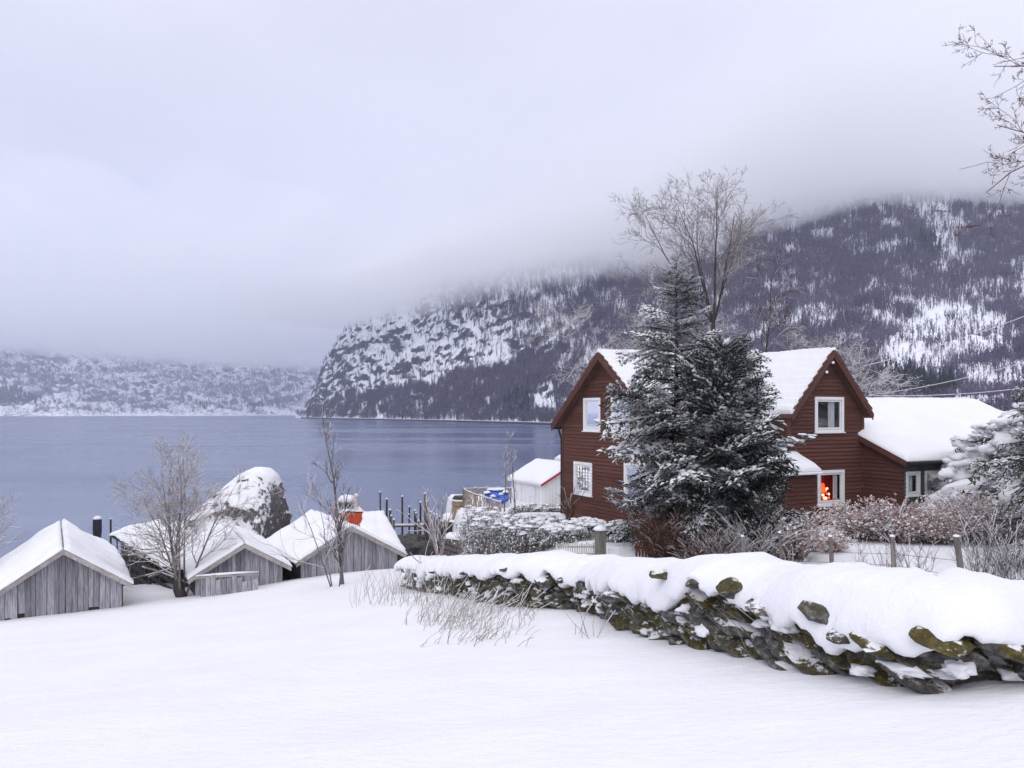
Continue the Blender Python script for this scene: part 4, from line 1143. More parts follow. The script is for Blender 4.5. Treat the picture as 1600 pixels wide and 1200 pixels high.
# mooring float and thin post on the left water edge
t = thing('mooring_bollard', (*P(152, 832, 44)[:2], -8.2), 'stout black mooring bollard with snow cap in the water behind the big gable', 'bollard')
c = P(152, 820, 44); m = MB(); m.tube([Vector((c.x, c.y, -8.6)), Vector((c.x, c.y, -6.75)), c + UPZ*-.3, c + UPZ*.30], [.20, .20, .235, .225], 10); m.build('post', mat_flat('tarred_wood', (0.018, 0.018, 0.026), 0.6, 0.3, 0.3, 6, 0.2), t)
m = MB(); m.blob(c + UPZ*.33, (.22, .22, .16), 2, 0.1, 0.2, 2); m.build('snow', SNOW, t, True)
t = thing('mooring_post', (*P(173, 832, 42)[:2], -8.2), 'thin dark post beside the corner of the boat shelter', 'post')
c = P(173, 811, 42); m = MB(); m.tube([Vector((c.x, c.y, -8.6)), c], .05, 7); m.build('shaft', PILE, t)
m = MB(); m.blob(c, (.055, .055, .05), 2, 0.1, 0.2, 1); m.build('snow', SNOW, t, True)

# terrace: round tub, rustic lattice fence, blue covered pool
PALEWOOD = mat_wood('pale_stave', (0.28, 0.19, 0.10), (0.52, 0.40, 0.26), 0.2)
RUSTIC = mat_flat('rustic_pole', (0.33, 0.27, 0.22), 0.9, 0.2, 0.3, 4, 0.1, rnd=0.2)
tc = P(716, 783, 45.3); t = thing('wooden_tub', (tc.x, tc.y + .5, -6.3), 'round pale wooden hot tub with a black lid at the terrace edge', 'tub')
cx0, cy0 = tc.x + .12, tc.y + .5
for k in range(22):
    an = 2*math.pi*k/22; m = MB(); p = Vector((cx0 + .5*math.cos(an), cy0 + .5*math.sin(an), 0)); tr = math.pi/2 + an
    m.box((p.x, p.y, (tc.z - 6.6)/2), (0.135, 0.04, tc.z + 6.6), tr); m.build('stave', PALEWOOD, t)
for z in (-6.0, -5.3):
    m = MB(); m.tube([(cx0 + .53*math.cos(2*math.pi*k/20), cy0 + .53*math.sin(2*math.pi*k/20), z) for k in range(21)], 0.015, 4); m.build('hoop', BLACK, t)
m = MB(); m.tube([(cx0, cy0 + .1, tc.z), (cx0, cy0 + .1, tc.z + .10), (cx0, cy0 + .1, tc.z + .24)], [.50, .50, .40], 18); m.build('lid', BLACK, t)
m = MB(); m.tube([(cx0, cy0 - .0, tc.z - .03), (cx0, cy0, tc.z + .05)], [.56, .55], 18); m.build('snow', SNOW, t, True)

t = thing('lattice_fence', (-1.5, 45, -5.35), 'rustic lattice fence of crossed pale poles around the terrace', 'fence')
fz = lambda x: P(760, 764, 45).z
fp = [P(724, 764, 45.2), P(743, 763.5, 46.5), P(761, 763, 47.2), P(779, 762.5, 47.8), P(797, 763, 48)]
fpt = [Vector((p.x, p.y, -4.25 - (p.y-45)*.09)) for p in fp]
fpt = [P(724, 764, 45.2), P(743, 763.5, 46.2), P(761, 763, 46.8), P(779, 763, 47.2), P(798, 763.5, 47.4)]
front = [P(724, 764, 45.2), P(735, 770, 44.6), P(750, 775, 44.0), P(767, 780, 43.6), P(782, 785, 43.2)]
rnd = random.Random(6)
def fence_run(pts, bottom):
    for p in pts:
        m = MB(); m.tube([Vector((p.x, p.y, bottom)), p + UPZ*.08], .045, 7); m.build('post', RUSTIC, t)
        m = MB(); m.blob(p + UPZ*.08, (.06, .06, .05), 1, 0.1, 0.3, 1); m.build('snow', SNOW, t, True)
    for p, q in zip(pts[:-1], pts[1:]):
        m = MB(); m.tube([p, q], .035, 6); m.build('rail', RUSTIC, t)
        m = MB(); m.tube([p + UPZ*.035, q + UPZ*.035], .025, 5); m.build('snow', SNOW, t)
        m = MB(); a_, b_ = Vector((p.x, p.y, bottom + .12)), Vector((q.x, q.y, bottom + .12)); m.tube([a_, b_], .03, 6); m.build('rail', RUSTIC, t)
        n = 4
        for k in range(n):
            f0, f1 = k/n, (k+1)/n
            for g0, g1 in ((f0, f1), (f1, f0)):
                m = MB(); m.tube([a_.lerp(b_, g0 + rnd.uniform(-.03,.03)), p.lerp(q, g1 + rnd.uniform(-.03,.03))], .022, 5); m.build('lath', RUSTIC, t)
fence_run(fpt, -5.5); fence_run(front, -5.6)
tc = P(776, 774, 45.6)
t = thing('covered_pool', (tc.x, tc.y, -5.4), 'small round pool under a blue tarpaulin with snow, inside the lattice fence', 'pool')
BLUE = mat_flat('blue_tarpaulin', (0.012, 0.075, 0.42), 0.35, 0.5, 0.2, 3, 0.1)
n = 28; m = MB(); rows = []
for i, rf_ in enumerate((0.0, .4, .7, .95, 1.0, 1.02)):
    rows.append([Vector((tc.x + .72*rf_*math.cos(2*math.pi*k/n), tc.y + .95*rf_*math.sin(2*math.pi*k/n), tc.z - .10 + (0.12*rf_ + .05*gnoise(rf_*3, k*.9, 1.0)) + .28*rf_*math.sin(2*math.pi*k/n) - (0, 0, 0, 0, .06, .16)[i])) for k in range(n+1)])
m.grid(rows); m.build('tarpaulin', BLUE, t, True)
m = MB(); m.tube([(tc.x, tc.y, -5.6), (tc.x, tc.y, tc.z - .22)], .71, 24); m.build('side', WB, t)
for k, (dx, dy, sx, sy) in enumerate([(0.0, .80, .62, .22), (-.55, .35, .2, .3), (.50, .45, .18, .3), (-.2, -.2, .16, .07), (.25, .1, .14, .06)]):
    m = MB(); m.blob((tc.x + dx, tc.y + dy, tc.z + .02 + .28*dy/.95), (sx, sy, .10), k, 0.25, 0.4, 3); m.build('snow', SNOW, t, True)
# ------------------------------------------------------------------ boulder by the water
a = NT('boulder_rock'); a.rough(0.85, 0.25)
n1 = a.noise(1.2, 6, 0.65); n2 = a.noise(5, 5, 0.65); up = a.up()
sn = a.math('ADD', up, a.math('MULTIPLY', a.math('SUBTRACT', n1, 0.5), 1.3)); sn = a.math('ADD', sn, a.math('MULTIPLY', a.math('SUBTRACT', n2, 0.5), 1.5))
msk = a.ramp(sn, [(0.30, 0.0), (0.42, 1.0)])
a.col(a.mix(msk, a.ramp(n2, [(0.3, (0.06, 0.058, 0.058)), (0.7, (0.27, 0.26, 0.25))]), SNOW_C)); a.bump(n2, 0.7, 0.12)
ROCK = a.m
t = thing('boulder', (-16, 46, -8), 'huge boulder at the water with snowy back and bare dark overhanging face', 'boulder')
Yr = 46.0
sil = [(205,862),(222,842),(250,824),(290,812),(322,790),(345,772),(375,746),(400,735),(422,737),(435,750),(439,775),(437,800),(431,826),(425,852),(423,866)]
tt = np.linspace(0, 1, 110); ks = np.linspace(0, 1, len(sil))
su, sv = np.interp(tt, ks, [q[0] for q in sil]), np.interp(tt, ks, [q[1] for q in sil])
for _ in range(2): su[1:-1] = (su[:-2] + 2*su[1:-1] + su[2:])/4; sv[1:-1] = (sv[:-2] + 2*sv[1:-1] + sv[2:])/4
aa = np.linspace(0, np.pi, 64)
A_, S_ = np.meshgrid(aa, np.arange(len(tt)), indexing='ij')
X_ = (su[S_] - U0)/F*Yr; zt_ = (V0 - sv[S_])/F*Yr
hh = np.maximum(zt_ + 8.8, 0.15)
wf = np.clip(hh/3.0, .25, 1)
Y_ = Yr - np.where(A_ < np.pi/2, 4.0, 2.6)*np.cos(A_)*wf
Z_ = -8.8 + hh*np.sin(A_)**0.62
k_ = np.sin(A_)
d_ = fbm(X_*.7 + 3, Y_*.7, Z_*.7, 5, 0.6); r_ = ridged(X_*.45, Y_*.45 + 4, Z_*.8, 4)
X_ = X_ + .22*d_*np.cos(A_)**2 + .10*d_; Y_ = Y_ + .55*d_*k_**.5 - .22*(r_ - .8); Z_ = Z_ + .16*d_*k_ + .10*(r_ - .8)*k_
np_mesh('rock', np.stack([X_, Y_, Z_], -1).reshape(-1, 3), grid_faces(64, len(tt), True), ROCK, t, smooth=True)
# snow lying along its back and top
sel = (tt > .22) & (tt < .655)
idx = np.nonzero(sel)[0]; rows = []
for f_ in np.linspace(-1, 1, 15):
    row = []
    for i_ in idx:
        e_ = min((tt[i_] - .22)/.12, (.655 - tt[i_])/.035, 1)
        wdt = (1.15 + .5*float(gnoise(tt[i_]*13, 1.1, .3)))*max(e_, .05)
        z_ = (V0 - sv[i_])/F*Yr + .26*(1 - f_*f_)**.6*max(e_, 0)**.5 - .55*f_*f_*(1 if f_ < 0 else .7) - .03
        row.append(((su[i_] - U0)/F*Yr, Yr + f_*wdt, z_ + .05*float(gnoise(tt[i_]*30, f_*2, .2))))
    rows.append(row)
MB().grid(rows).build('snow_cap', SNOW, t, True)

# ------------------------------------------------------------------ dry stone wall with its snow
a = NT('mossy_stone'); a.rough(0.9, 0.2)
n1 = a.noise(2.6, 6, 0.65); n2 = a.noise(11, 5, 0.7); n3 = a.noise(0.55, 3, 0.5); n4 = a.noise(45, 3, 0.7); up = a.up(); oi = a.rand()
base = a.ramp(n2, [(0.28, (0.022, 0.021, 0.020)), (0.52, (0.10, 0.096, 0.092)), (0.72, (0.33, 0.32, 0.31))])
moss = a.ramp(n2, [(0.3, (0.020, 0.018, 0.007)), (0.55, (0.085, 0.070, 0.022)), (0.75, (0.19, 0.15, 0.06))])
mm = a.math('ADD', n1, a.math('MULTIPLY', oi, 0.25)); mm = a.math('ADD', mm, a.math('MULTIPLY', up, 0.18))
co = a.mix(a.ramp(mm, [(0.60, 0.0), (0.80, 1.0)]), base, moss)
sn = a.math('ADD', up, a.math('MULTIPLY', a.math('SUBTRACT', n1, 0.5), 1.5)); sn = a.math('ADD', sn, a.math('MULTIPLY', a.math('SUBTRACT', n4, 0.5), 0.25))
a.col(a.mix(a.ramp(sn, [(0.92, 0.0), (1.00, 1.0)]), co, SNOW_C)); h = a.math('ADD', n2, a.math('MULTIPLY', n4, 0.3)); a.bump(h, 0.8, 0.05)
WALLSTONE = a.m
seg = np.linalg.norm(np.diff(WALL, axis=0), axis=1); cum = np.concatenate([[0], np.cumsum(seg)])
SL = cum[-1]
def wall_at(s):
    x, y = np.interp(s, cum, WALL[:,0]), np.interp(s, cum, WALL[:,1])
    e_ = 0.8; x2, y2 = np.interp(min(s+e_, SL), cum, WALL[:,0]), np.interp(min(s+e_, SL), cum, WALL[:,1]); x1, y1 = np.interp(max(s-e_, 0), cum, WALL[:,0]), np.interp(max(s-e_, 0), cum, WALL[:,1])
    tx, ty = x2-x1, y2-y1; l = math.hypot(tx, ty); tx, ty = tx/l, ty/l
    return x, y, tx, ty, -ty, tx            # tangent runs towards the viewer's side end; (-ty, tx) points to the garden
s_of_u = lambda u: float(np.interp(u, [p[0] for p in WALL_PTS], cum))
# top of the snow and lower edge of its drape in the photograph, as heights over the wall's line
def line_height(pts):
    out = []
    for u, v in pts:
        s = s_of_u(u); x, y = np.interp(s, cum, WALL[:,0]), np.interp(s, cum, WALL[:,1]); out.append((s, (V0 - v)/F*y))
    return out
TOP = line_height([(640,872),(700,870),(760,868),(830,868),(925,872),(990,874),(1035,880),(1075,868),(1110,868),(1150,876),(1200,882),(1300,890),(1400,905),(1450,914),(1478,920),(1510,914),(1560,912),(1595,914),(1680,925),(1800,940)])
DRP = line_height([(640,890),(670,899),(700,897),(760,903),(830,897),(850,903),(925,908),(965,918),(985,928),(1010,936),(1040,945),(1078,946),(1090,930),(1115,925),(1140,918),(1165,926),(1200,940),(1260,966),(1300,985),(1340,1008),(1380,1022),(1420,1015),(1450,995),(1480,1000),(1500,990),(1530,984),(1560,1000),(1585,1018),(1603,1068),(1680,1075),(1800,1075)])
wall = thing('stone_wall', (WALL[7][0], WALL[7][1], gzs(*WALL[7])), 'long mossy dry stone wall under a thick rounded cap of snow', 'wall')
rnd = random.Random(21)
stone_meshes = []
for k in range(9):
    vv, ff = ICO[3]
    rp = np.random.RandomState(k + 3); q = vv*1.12
    for _ in range(13):
        nn = rp.normal(size=3)*np.array([1, 1, 1.3]); nn /= np.linalg.norm(nn); dd_ = rp.uniform(.62, .92)
        q = q - np.maximum(q @ nn - dd_, 0)[:, None]*nn
    d_ = fbm(vv[:,0]*1.5 + k*5, vv[:,1]*1.5, vv[:,2]*1.5 + k, 4, 0.55)
    q = q*(1 + 0.10*d_)[:, None] + .03*fbm(vv[:,0]*6 + k, vv[:,1]*6, vv[:,2]*6, 2)[:, None]*vv
    me = bpy.data.meshes.new('stone'); me.from_pydata(q.tolist(), [], ff); me.materials.append(WALLSTONE)
    me.update(); stone_meshes.append(me)
wl0 = wloc(wall)
def put_stone(s, z, l, h, dpt, out, tilt, yaw=0.0):
    x, y, tx, ty, nx, ny = wall_at(s)
    o = bpy.data.objects.new('stone', rnd.choice(stone_meshes)); COL.objects.link(o); o.parent = wall
    o.location = Vector((x - nx*out, y - ny*out, z)) - wl0
    o.scale = (l/2, dpt/2, h/2)
    o.rotation_euler = (rnd.uniform(-.12, .12), tilt, math.atan2(ty, tx) + yaw)
    return o
s = -0.3
n_st = 0
rows_z = []
s = 0.0
while s < SL:
    x, y, *_ = wall_at(s); zg = gzs(x, y); zt = float(np.interp(s, *zip(*TOP))) - 0.16
    big = float(np.interp(s, [0, s_of_u(985), s_of_u(1120), SL], [0.50, 0.66, 0.95, 0.92]))
    z = zg - 0.02 + rnd.uniform(-.04, .04)
    step = big*rnd.uniform(0.50, 0.66)
    drape = float(np.interp(s, *zip(*DRP)))
    while z < min(zt, drape + 0.02):
        h = rnd.uniform(0.10, 0.22); l = big*rnd.uniform(0.65, 1.25)
        zc = z + h*0.42
        put_stone(s + rnd.uniform(-.12, .12), zc, l, h*1.30, rnd.uniform(.40, .60), 0.0 + rnd.uniform(-.05, .05), rnd.uniform(0.10, 0.34), rnd.uniform(-.2, .2))
        z += h*0.82; n_st += 1
    s += step
# stones that break through the snow
for u, v, l, h in [(1072,897,.30,.10),(1318,952,.46,.20),(938,914,.32,.20),(1470,992,.55,.14),(1545,998,.50,.22),(1570,1030,.28,.2),(873,905,.4,.2),(812,888,.12,.10),(990,932,.42,.2),(1180,918,.4,.2),(1235,945,.34,.12),(1395,1000,.4,.14),(1128,908,.22,.12),(905,903,.2,.12),(752,893,.16,.10),(700,892,.14,.1),(1360,985,.22,.1)]:
    s = s_of_u(u); x, y, *_ = wall_at(s); put_stone(s, (V0 - v)/F*y, l, h, 0.44, 0.26, 0.25)
# solid core so that nothing shows through
m = MB()
ss = np.linspace(0, SL, 70); rb, rt, rf_, rk = [], [], [], []
for s in ss:
    x, y, tx, ty, nx, ny = wall_at(s); zt = float(np.interp(s, *zip(*TOP))) - 0.22; zg = gzs(x, y) - .3
    rb.append((x + nx*.02, y + ny*.02, zg)); rt.append((x + nx*.05, y + ny*.05, zt)); rf_.append((x + nx*.75, y + ny*.75, zt)); rk.append((x + nx*.8, y + ny*.8, zg-1.2))
m.grid([rb, rt, rf_, rk]); m.build('core', STONE_D, wall)
# snow cap: a swept rounded mass whose front lip droops over the stones
rows = []
K = 420
ss = np.linspace(-0.6, SL, K)
lipn = np.abs(gnoise(ss*1.1, 0.3, 0.1))*0.30 - .05 + gnoise(ss*3.3, 1.3, 0.1)*0.12 + gnoise(ss*9, 2.3, 0.1)*0.05
for i, s in enumerate(ss):
    sc_ = max(s, 0); x, y, tx, ty, nx, ny = wall_at(sc_)
    if s < 0: x, y = x + tx*s, y + ty*s
    T_ = float(np.interp(sc_, *zip(*TOP))); D_ = float(np.interp(sc_, *zip(*DRP))) + lipn[i]
    D_ = min(D_, T_ - 0.10)
    T_ += 0.06*float(gnoise(s*0.9, 5.0, .2)) + .035*float(gnoise(s*2.6, 5.0, .2))
    bulge = 0.36 + 0.05*float(gnoise(s*1.7, 8.0, .2))
    hgt = T_ - D_
    prof = [(1.55, -1.5), (1.2, -0.95), (0.98, -0.32), (0.86, -0.10), (0.62, -0.015), (0.36, 0.0), (0.14, -0.012), (-0.04, -0.05), (-0.17, -0.11)]
    row = [(x + nx*a_, y + ny*a_, T_ + b_) for a_, b_ in prof]
    lo = max(hgt - 0.06, 0.02)
    for f_, o_ in ((0.30, .27), (0.55, .33), (0.78, bulge), (0.93, bulge - .005), (1.0, bulge - .03)):
        row.append((x - nx*o_, y - ny*o_, T_ - 0.11 - (lo - 0.05)*f_ if lo > .05 else T_ - .11 - .02*f_))
    row.append((x - nx*(bulge - .11), y - ny*(bulge - .11), T_ - 0.11 - (lo - 0.05) - 0.015 if lo > .05 else T_ - .135))
    row.append((x - nx*(bulge - .22), y - ny*(bulge - .22), T_ - 0.11 - (lo - 0.05) + 0.03 if lo > .05 else T_ - .11))
    rows.append(row)
rows = np.array(rows)
pr = rows.reshape(-1, 3)
nz = 0.030*fbm(pr[:,0]*2.3, pr[:,1]*2.3, pr[:,2]*2.3, 5, .6)
pr = pr + np.stack([nz, nz*.6, nz*1.0], -1)
wsnow = np_mesh('snow_cap', pr, grid_faces(K, rows.shape[1], True), SNOW, wall, smooth=True)
# drifts lying on ledges of the stones and against the foot
rnd = random.Random(77)
for k in range(30):
    s = rnd.uniform(0, SL); x, y, tx, ty, nx, ny = wall_at(s); zg = gzs(x, y)
    D_ = float(np.interp(s, *zip(*DRP)))
    z = zg + (D_ - zg)*rnd.uniform(0.25, 0.85); o_ = .22
    m = MB(); R_ = Matrix(((tx, -ty*-1*-1, 0), (ty, tx, 0), (0, 0, 1)))
    m.blob((x - nx*o_, y - ny*o_, z), (rnd.uniform(.08, .22), rnd.uniform(.07, .12), rnd.uniform(.04, .09)), k, 0.6, 0.5, 3, R=R_); m.build('snow', SNOW, wall, True)

# ------------------------------------------------------------------ plants
BARK = mat_flat('dark_bark', (0.055, 0.045, 0.042), 0.9, 0.15, 0.4, 14, 0.3)
BARK_G = mat_flat('grey_bark', (0.15, 0.135, 0.13), 0.9, 0.15, 0.4, 14, 0.3)
TWIG_P = mat_flat('purple_twig', (0.10, 0.072, 0.085), 0.9, 0.15, 0.35, 9, 0.1)
TWIG_A = mat_flat('ash_twig', (0.20, 0.172, 0.165), 0.9, 0.15, 0.35, 9, 0.1)
TWIG_T = mat_flat('tan_twig', (0.29, 0.245, 0.225), 0.9, 0.15, 0.35, 9, 0.1)
TWIG_B = mat_flat('rust_twig', (0.105, 0.050, 0.032), 0.9, 0.15, 0.4, 9, 0.1)
TWIG_R = mat_flat('red_brown_twig', (0.20, 0.125, 0.115), 0.9, 0.15, 0.4, 9, 0.1)
HEADM = mat_flat('dry_flower_head', (0.47, 0.33, 0.30), 0.9, 0.15, 0.3, 6, 0.1)
def mat_needle(name, c, frost):
    a = NT(name); a.rough(0.85, 0.15)
    n = a.noise(5, 4, 0.6); f = a.noise(16, 3, 0.7); g = a.noise(1.3, 2, 0.5)
    fr = a.math('ADD', f, a.math('MULTIPLY', a.math('SUBTRACT', g, 0.5), 0.6))
    a.col(a.mix(a.ramp(fr, [(0.66 - frost, 0.0), (0.74 - frost, 1.0)]), a.ramp(n, [(0.3, tuple(k*.6 for k in c)), (0.7, tuple(k*1.4 for k in c))]), (0.62, 0.64, 0.66)))
    return a.m
NEEDLE = mat_needle('fir_needles', (0.052, 0.058, 0.042), 0.16)
NEEDLE_D = mat_needle('dark_yew_needles', (0.028, 0.037, 0.029), 0.10)
NEEDLE_F = mat_needle('snowy_yew_needles', (0.030, 0.038, 0.032), 0.17)
LEAFM = mat_flat('frosted_leaf', (0.17, 0.18, 0.17), 0.8, 0.2, 0.5, 7, 0.05)
GRASSM = mat_flat('dry_grass', (0.34, 0.30, 0.26), 0.9, 0.1, 0.35, 7, 0.05)

class TB:
    """fast triangle tubes"""
    def __init__(s): s.V, s.T, s.n = [], [], 0
    def tube(s, pts, rad, n=3):
        p = np.asarray(pts, float); k = len(p)
        r = np.asarray(rad, float) if hasattr(rad, '__len__') else np.full(k, rad)
        d = np.gradient(p, axis=0); d /= np.linalg.norm(d, axis=1)[:, None] + 1e-9
        ref = np.array([0.3, 0.9, 0.1]) if abs(d[0] @ np.array([.3, .9, .1])) < .9 else np.array([1., 0, 0])
        a_ = np.cross(d, ref); a_ /= np.linalg.norm(a_, axis=1)[:, None] + 1e-9; b_ = np.cross(d, a_)
        th = np.arange(n)*2*np.pi/n
        ring = p[:, None, :] + (a_[:, None, :]*np.cos(th)[None, :, None] + b_[:, None, :]*np.sin(th)[None, :, None])*r[:, None, None]
        s.V.append(ring.reshape(-1, 3))
        i, j = np.meshgrid(np.arange(k-1), np.arange(n), indexing='ij'); i, j = i.ravel(), j.ravel()
        q = np.stack([i*n + j, i*n + (j+1) % n, (i+1)*n + (j+1) % n, (i+1)*n + j], 1) + s.n
        s.T.append(np.concatenate([q[:, [0,1,2]], q[:, [0,2,3]]])); s.n += k*n
    def tris(s, V, T):
        s.V.append(np.asarray(V, float)); s.T.append(np.asarray(T) + s.n); s.n += len(V)
    def build(s, name, mat, parent=None, smooth=False):
        if not s.V: return None
        return np_mesh(name, np.concatenate(s.V), np.concatenate(s.T), mat, parent, smooth)

def unit(v): return v/(np.linalg.norm(v) + 1e-9)
def bare_tree(name, base, label, cat, height, spread, seed, trunk_r=0.12, trunks=1, levels=4, kids=(7, 6, 6, 5), up=0.35, lean=(0, 0), bark=BARK, twig=TWIG_P, snow=0.5, group=None, first=0.25, twig_r=0.006, wob=0.22, spread_ang=0.75, tip=1.0, fork=0.0, tilt=(2.0, 4.5)):
    rng = np.random.RandomState(seed)
    base = np.array(base, float)
    t = thing(name, tuple(base), label, cat, group)
    tr, cr_, sw = TB(), TB(), TB()
    def branch(p, d, ln, r0, lev, r1=None):
        k = 6 if lev < 2 else (4 if lev == 2 else (3 if lev == 3 else 2))
        pts, dd = [p], d.copy(); cur = p.copy()
        for i in range(k):
            dd = unit(dd + rng.normal(size=3)*wob*(0.45 if lev == 0 else 1) + np.array([0, 0, up*(0.12 if lev else 0.05)]))
            cur = cur + dd*ln/k; pts.append(cur.copy())
        pts = np.array(pts); r1_ = r1 if r1 is not None else max(r0*0.35, twig_r*.6)
        rad = np.linspace(r0, r1_, k+1)
        (tr if lev == 0 else cr_).tube(pts, rad, 7 if lev == 0 else (5 if lev == 1 else 3))
        if snow and (lev >= 1) and rng.rand() < snow:
            hz_ = np.linalg.norm(np.diff(pts, axis=0)[:, :2], axis=1).mean()/(ln/k)
            if hz_ > 0.3 or rng.rand() < .4:
                sw.tube(pts + np.array([0, 0, 1.0])*(rad*0.75)[:, None] + np.array([0,0,.003]), rad*0.75 + 0.002, 3)
        if lev < levels:
            n = kids[min(lev, len(kids)-1)]
            fs = np.sort(rng.uniform(first if lev == 0 else 0.18, 0.98, n))
            az0 = rng.uniform(0, 6.28)
            for i, f_ in enumerate(fs):
                x = f_*k; i0 = min(int(x), k-1); q = pts[i0] + (pts[i0+1]-pts[i0])*(x-i0)
                dl = unit(pts[i0+1]-pts[i0]); az = az0 + i*2.4 + rng.uniform(-.5, .5)
                s1 = unit(np.cross(dl, [0.2, .4, .9])); s2 = np.cross(dl, s1)
                ang = spread_ang*rng.uniform(0.6, 1.25)
                nd = unit(dl*math.cos(ang) + (s1*math.cos(az) + s2*math.sin(az))*math.sin(ang) + np.array([0, 0, up*.5]))
                if lev == 0: l2 = height*spread*rng.uniform(0.7, 1.15)*(1.15 - 0.65*f_)
                else: l2 = ln*rng.uniform(0.38, 0.66)*(1.1 - 0.4*f_)
                rr_ = max((rad[i0])*rng.uniform(0.42, 0.62), twig_r)
                branch(q, nd, l2*tip, rr_, lev+1)
    root = base.copy()
    if fork:
        root = base + np.array([lean[0]*fork, lean[1]*fork, fork])
        tr.tube([base - [0, 0, .3], (base + root)/2 + [.05, 0, 0], root, root + [0, 0, .3]], [trunk_r*1.9, trunk_r*1.6, trunk_r*1.35, trunk_r*.8], 8); height = height - fork
    for k in range(trunks):
        a_ = 2*math.pi*k/max(trunks, 1) + rng.uniform(-.4, .4)
        off = np.array([math.cos(a_), math.sin(a_), 0])*(0.12 if trunks > 1 else 0)
        d0 = unit(np.array([lean[0], lean[1], 1.0]) + off*rng.uniform(*tilt))
        branch(root + off*trunk_r*2 - np.array([0, 0, .25]), d0, height*rng.uniform(0.72, 0.95) if trunks > 1 else height*0.9, trunk_r*(rng.uniform(.7, 1) if trunks > 1 else 1), 0, trunk_r*0.12)
    tr.build('trunk', bark, t, True); cr_.build('crown', twig, t); sw.build('snow', SNOW, t)
    return t

# conifers -------------------------------------------------------------
def bough_proto(seed, fine=1.0):
    """one bough of unit length along x: needle tris and snow tris"""
    r = np.random.RandomState(seed); V, T, S, ST = [], [], TB(), []
    nd = TB(); wood = TB()
    xs = np.linspace(0, 1, 6)
    zc = lambda x: -0.20*x**1.6 + 0.10*x**4
    wood.tube(np.stack([xs, 0*xs, zc(xs)], 1), np.linspace(.018, .004, 6), 3)
    def needles(p, q, w, n):
        d = q - p; l = np.linalg.norm(d); d = d/l
        sd_ = unit(np.cross(d, [0, 0, 1.0])); upv = np.cross(sd_, d)
        f_ = np.linspace(0.0, 1.0, n)
        for k in range(n):
            b = p + (q-p)*f_[k]
            for sg in (-1, 1):
                sp = unit(d*r.uniform(.5, 1.0) + sd_*sg*r.uniform(.5, 1.1) + upv*r.uniform(-.55, .25))
                e_ = b + sp*w*r.uniform(.7, 1.3); wv = np.cross(sp, upv)*0.24*w + d*0.10*w
                nd.tris([b - wv, b + wv, e_], [[0, 1, 2]])
    def lump(c, w_, an_):
        ca_, sa_ = math.cos(an_), math.sin(an_)
        v_ = np.array([[1.7,0,-.15],[-1.5,0,0],[0,.75,-.05],[0,-.75,0],[.1,0,.62]])*w_*r.uniform(.6, 1.3, (5, 3))
        v_ = np.stack([v_[:,0]*ca_ - v_[:,1]*sa_, v_[:,0]*sa_ + v_[:,1]*ca_, v_[:,2] - .12*np.abs(v_[:,0])], 1)
        S.tris(v_ + c, [[0,2,4],[2,1,4],[1,3,4],[3,0,4]])
    n = 11
    for i in range(n):
        x = 0.14 + 0.84*(i + r.uniform(-.3, .3))/n
        for sg in (-1, 1):
            ln = (0.42*(1 - x)**0.7 + 0.09)*r.uniform(0.7, 1.2)*min(1, 0.45 + 1.5*x)
            p = np.array([x, 0, zc(x)]); an = r.uniform(0.6, 1.15)
            q = p + np.array([math.cos(an)*ln, sg*math.sin(an)*ln, -0.22*ln + r.uniform(-.05, .02)])
            wood.tube([p, q], [.006, .003], 3)
            needles(p, q, 0.075, max(3, int(ln*24*fine)))
            for j in range(5):
                if r.rand() < .86: lump(p + (q-p)*r.uniform(.05, 1.05) + r.normal(size=3)*.012 + np.array([0, 0, .018]), r.uniform(.010, .033), math.atan2((q-p)[1], (q-p)[0]))
    needles(np.array([0.15, 0, zc(.15)]), np.array([1.0, 0, zc(1.0)]), 0.075, 20)
    xs = np.linspace(.2, 1.0, 6)
    for j in range(12):
        x = r.uniform(.2, 1.0); lump(np.array([x, r.normal()*.015, zc(x) + .02]), r.uniform(.02, .05), 0.0)
    out = []
    for tb in (nd, S, wood): out.append((np.concatenate(tb.V), np.concatenate(tb.T)))
    return out
BOUGH = [bough_proto(k) for k in range(8)]
